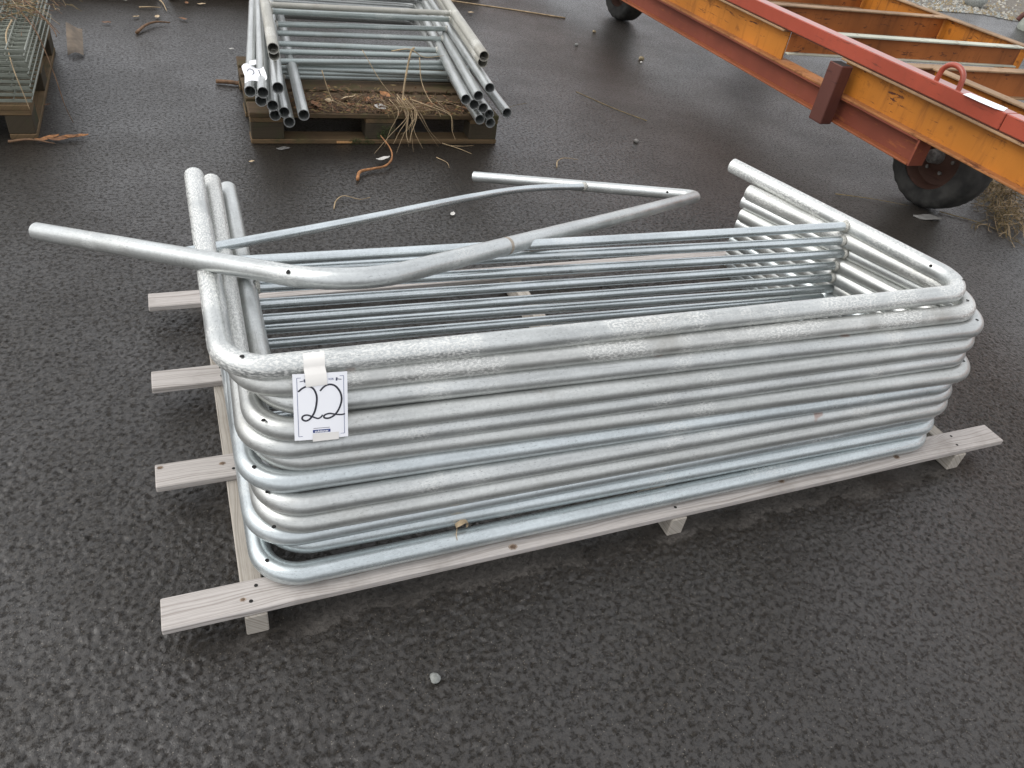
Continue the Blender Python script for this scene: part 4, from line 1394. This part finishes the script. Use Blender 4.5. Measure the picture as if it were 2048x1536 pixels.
for _ in range(190):
    q = RNG.random()
    c0 = rl_(.72 + RNG.normal(0, .07 if q < .6 else .22), abs(RNG.normal(.03, .05)) + (0 if q < .6 else .05), .150 + abs(RNG.normal(0, .010)))
    a_ = RNG.uniform(0, 2 * PI)
    d_ = Vector((math.cos(a_), math.sin(a_), RNG.normal(0, .22))) * RNG.uniform(.02, .075)
    P_ = [c0 - d_, c0 + Vector((RNG.normal(0, .008), RNG.normal(0, .008), .006)), c0 + d_]
    for p_ in P_:
        if (p_ - RO).dot(RV) > .0 and p_.z < .147: p_.z = .147
    b.tube(catmull(P_, 3), RNG.uniform(.0007, .0012), 4, cap=False, mi=int(RNG.choice([0, 1, 1, 2])))
tag(b.build("straw_tuft", [M['straw'], M['straw_dark'], M['straw_old']], loc=rl_(.72, .05, .15)), "tangled tuft of dry straw on the rear pallet's front edge", "straw tuft", kind='stuff')

# twigs on the wire mesh panels and leaves by the left pallet
GT = "dry twigs lying over the wire mesh panels"
stem_obj("dry_twig", [(-.56, 3.62, .40), (-.46, 3.36, .395), (-.37, 3.19, .37), (-.30, 3.05, .33), (-.285, 3.0, .31)], .0050, M['straw_dark'], "longest dark twig slanting across the mesh panels over the edge", "twig", GT)
stem_obj("dry_twig", [(-.50, 3.55, .39), (-.42, 3.30, .385), (-.33, 3.15, .34), (-.28, 3.08, .30)], .0040, M['straw_dark'], "dark twig beside the longest one over the mesh panels", "twig", GT)
stem_obj("dry_twig", [(-.42, 3.15, .37), (-.35, 2.95, .33), (-.31, 2.85, .2), (-.29, 2.80, .08), (-.27, 2.78, .01)], .0032, M['straw_dark'], "thin reddish twig bending down to the asphalt by the left pallet", "twig", GT)
stem_obj("dry_twig", [(-.44, 3.0, .37), (-.445, 2.80, .36), (-.42, 2.62, .30), (-.40, 2.58, .20), (-.39, 2.56, .15)], .0034, M['straw'], "pale stem hanging down the front edge of the mesh panels", "twig", GT)
stem_obj("dry_twig", [(-.62, 3.5, .36), (-.50, 3.42, .38), (-.36, 3.38, .37)], .0045, M['straw_old'], "yellowish stem lying crosswise on the mesh panels", "twig", GT)
b = MB()
for _ in range(260):
    c0 = Vector((-.43 + RNG.normal(0, .06), 3.35 + RNG.normal(0, .17), .365 + abs(RNG.normal(0, .014))))
    d_ = Vector((RNG.normal(.3, .6), RNG.normal(-.6, .6), RNG.normal(0, .25))).normalized() * RNG.uniform(.03, .11)
    b.tube([c0, c0 + d_ * .5 + Vector((0, 0, .006)), c0 + d_], .0012, 4, cap=False, mi=int(RNG.integers(0, 3)))
tag(b.build("twig_tangle", [M['straw_dark'], M['straw_old'], M['straw']], loc=(-.43, 3.35, .36)), "tangled dead twigs and grass on top of the mesh panels", "twigs", kind='stuff')
leaf((-.50, 3.28, .385), .10, 1.7, M['leaf_pale'], "folded yellowish leaf among twigs on the mesh panels", curl=.9, asp=.4)
for i, (x, y, s, a, mt, lb) in enumerate([(-.36, 2.60, .10, .5, 'root', "orange-brown leaf at the left pallet's front corner"),
                                          (-.30, 2.60, .12, .3, 'leaf', "long rust-coloured leaf right of the left pallet corner"),
                                          (-.25, 2.62, .09, .15, 'root', "pointed brown leaf farthest right by the left pallet corner"),
                                          (-.385, 2.995, .03, .2, 'leaf', "small brown leaf on asphalt beside the left pallet's long side")]):
    leaf((x, y, .014), s, a, M[mt], lb, curl=.5, asp=.35)
stem_obj("brown_twig", [(-.50, 2.58, .01), (-.42, 2.575, .02), (-.33, 2.55, .012)], .006, M['straw_dark'], "dark twig at the foot of the left pallet's front", "twig")
# wet card sticking out behind the left pallet
b = MB()
vs, fs, us, n_ = quad_sheet((-.335, 3.72, .008), (1, .12, -.02), (-.02, .96, .24), .075, .30, 4, 6, lambda u, v: .02 * math.sin(3 * u + 2 * v))
b.add(vs, fs, us)
tag(b.build("card_scrap", M['card'], loc=(-.33, 3.72, 0), smooth=True), "wet brown cardboard scrap poking out behind the left pallet", "cardboard")

# hay under the trailer at right
b = MB()
for _ in range(480):
    t_ = RNG.uniform(0, 1)
    c0 = Vector((4.66 - .62 * t_ + RNG.normal(0, .07), 1.93 - .62 * t_ + RNG.normal(0, .05), abs(RNG.normal(0, .012 + .028 * t_)) + .004))
    d_ = Vector((-.62, -.55, RNG.normal(0, .12))).normalized() + Vector(RNG.normal(size=3)) * .45
    d_ = d_.normalized() * RNG.uniform(.05, .2)
    c1 = c0 + d_; c1.z = max(.003, c1.z)
    md = (c0 + c1) / 2 + Vector(RNG.normal(size=3)) * .015; md.z = max(.003, md.z)
    b.tube(catmull([c0, md, c1], 3), RNG.uniform(.0009, .0018), 4, cap=False, mi=int(RNG.integers(0, 2)))
tag(b.build("hay_heap", [M['straw_old'], M['straw']], loc=(4.3, 1.6, 0)), "matted old hay on the asphalt under the trailer beam", "hay", kind='stuff')
stem_obj("straw", [(3.30, 1.80, .004), (3.50, 1.72, .004), (3.66, 1.63, .004)], .0024, M['straw_old'], "long thin stem on asphalt left of the near trailer tyre", "stem")
stem_obj("straw", [(3.80, 1.55, .004), (3.95, 1.40, .004), (3.99, 1.24, .004), (3.93, 1.0, .004)], .0028, M['straw_old'], "long yellow stem on asphalt right of the near trailer tyre", "stem")

# ------------------------------------------------------------------ gravel verge, far right
k = NB("gravel")
c = k.coord()
g1 = k.voro(c, 28, out="Color"); g2 = k.voro(c, 28)
k.P(Base_Color=k.mix(k.ramp(k.noise(c, 60, 4), .3, .7), k.mix(k.sep(g1)[0], (.10, .085, .07), (.26, .235, .20)), (.17, .15, .12)), Roughness=.9, Normal=k.bump(g2, 1.0, .03))
b = MB()
edge = [(6.2, 9.0), (7.4, 7.7), (8.3, 6.95), (8.75, 6.30), (9.2, 6.33), (9.55, 6.30), (9.9, 6.05), (10.6, 5.4), (12.5, 4.2), (16, 3.0)]
vs = [(x, y, .004) for x, y in edge] + [(x + 7, y + 9, .05) for x, y in edge]
n_ = len(edge)
b.add(vs, [(i, i + 1, n_ + i + 1, n_ + i) for i in range(n_ - 1)], [[(0, 0)] * 4] * (n_ - 1))
tag(b.build("gravel_verge", k.m, loc=(9, 7, 0)), kind='structure')
b = MB()
for _ in range(2600):
    i = RNG.integers(0, n_ - 1); t_ = RNG.uniform(); q = RNG.uniform() ** 1.5
    x = edge[i][0] * (1 - t_) + edge[i + 1][0] * t_ + 2.2 * q; y = edge[i][1] * (1 - t_) + edge[i + 1][1] * t_ + 2.6 * q
    r = RNG.uniform(.010, .032)
    th = RNG.uniform(0, 6)
    ring = [(x + r * math.cos(th + a) * RNG.uniform(.7, 1.1), y + r * math.sin(th + a) * RNG.uniform(.7, 1.1), .004) for a in (0, 1.26, 2.5, 3.77, 5.03)]
    b.add(ring + [(x, y, .006 + r * RNG.uniform(.6, 1.1))], [(0, 1, 5), (1, 2, 5), (2, 3, 5), (3, 4, 5), (4, 0, 5)], [[(0, 0)] * 3] * 5, mi=int(RNG.integers(0, 3)))
tag(b.build("gravel_stones", [M['stone'], M['stone_brown'], simple_mat("pale_gravel", (.38, .36, .31), .85, 0, .3, 40)], loc=(9, 7, 0)), "loose gravel along the far edge of the asphalt", "gravel", kind='stuff')
pebble((9.9, 6.75, 0), .16, M['stone'], "large pale grey-green rock on the gravel verge", (1.1, .8, .6), name="rock")
pebble((9.55, 7.1, 0), .12, M['stone'], "flat grey rock behind the gravel verge rock", (1.4, .7, .4), name="rock")
# greenish concrete foot with a steel hook at the picture edge
cf = thing("concrete_weight", (9.75, 5.55, 0), "grey-green concrete weight with a dark steel hook by the gravel", "weight")
b = MB()
vs, fs = [], []
for j, (z, r) in enumerate(((0, .30), (.10, .30), (.22, .24), (.42, .20), (.46, .16))):
    for i in range(14):
        a = 2 * PI * i / 14
        vs.append((9.75 + r * math.cos(a) * 1.1, 5.55 + r * math.sin(a), z))
for j in range(4):
    for i in range(14):
        fs.append((j * 14 + i, j * 14 + (i + 1) % 14, (j + 1) * 14 + (i + 1) % 14, (j + 1) * 14 + i))
fs.append(tuple(4 * 14 + i for i in range(14)))
b.add(vs, fs, [[(0, 0)] * len(f) for f in fs])
b.build("body", simple_mat("green_grey_concrete", (.27, .29, .25), .85, 0, .25, 12, .3), cf, smooth=True, angle=35)
b = MB()
b.tube(catmull([(9.55, 5.40, .12), (9.35, 5.45, .20), (9.22, 5.52, .20), (9.18, 5.55, .12)], 6), .028, 8)
b.build("hook", M['maroon'], cf, smooth=True)

# ------------------------------------------------------------------ unseen loads, added to darken the ground along the upper frame edge
def unseen_load(x, y, ang, label, w=1.19):
    t, O, U, Vv = euro_pallet((x, y, 0), ang, label, M['wood_old'], M['wood_old'])
    for kx in range(1):
        b = MB()
        b.box(O + U * (.0) + Vv * .02 + Vector((0, 0, .146 + kx * .062)), 1.19, .76, .058, ax=U, ay=Vv, bev=.004)
        o = b.build("added_plank_layer", M['wood_old'], t)
    return t


unseen_load(-1.05, 5.00, math.radians(2), "added unseen pallet with dark boards, darkening the ground at the left rear of the yard")
unseen_load(.20, 5.06, math.radians(2), "added unseen pallet with dark boards, darkening the ground behind the rear barrier stack")
unseen_load(1.46, 5.56, math.radians(2), "added unseen pallet of dark boards, darkening the ground past the far end of the rear stack")
# stub of greenish pipe beside the rear stack
stem = thing("pipe_stub", (2.2, 5.0, .05), "short dark green pipe stub beside the rear stack's far end", "pipe")
b = MB(); b.tube([(1.7, 5.12, .06), (2.17, 5.03, .06)], .055, 18, hollow=.006)
b.build("pipe", simple_mat("dark_green_pipe", (.05, .065, .055), .5, .3, .3, 30), stem, smooth=True, angle=40)
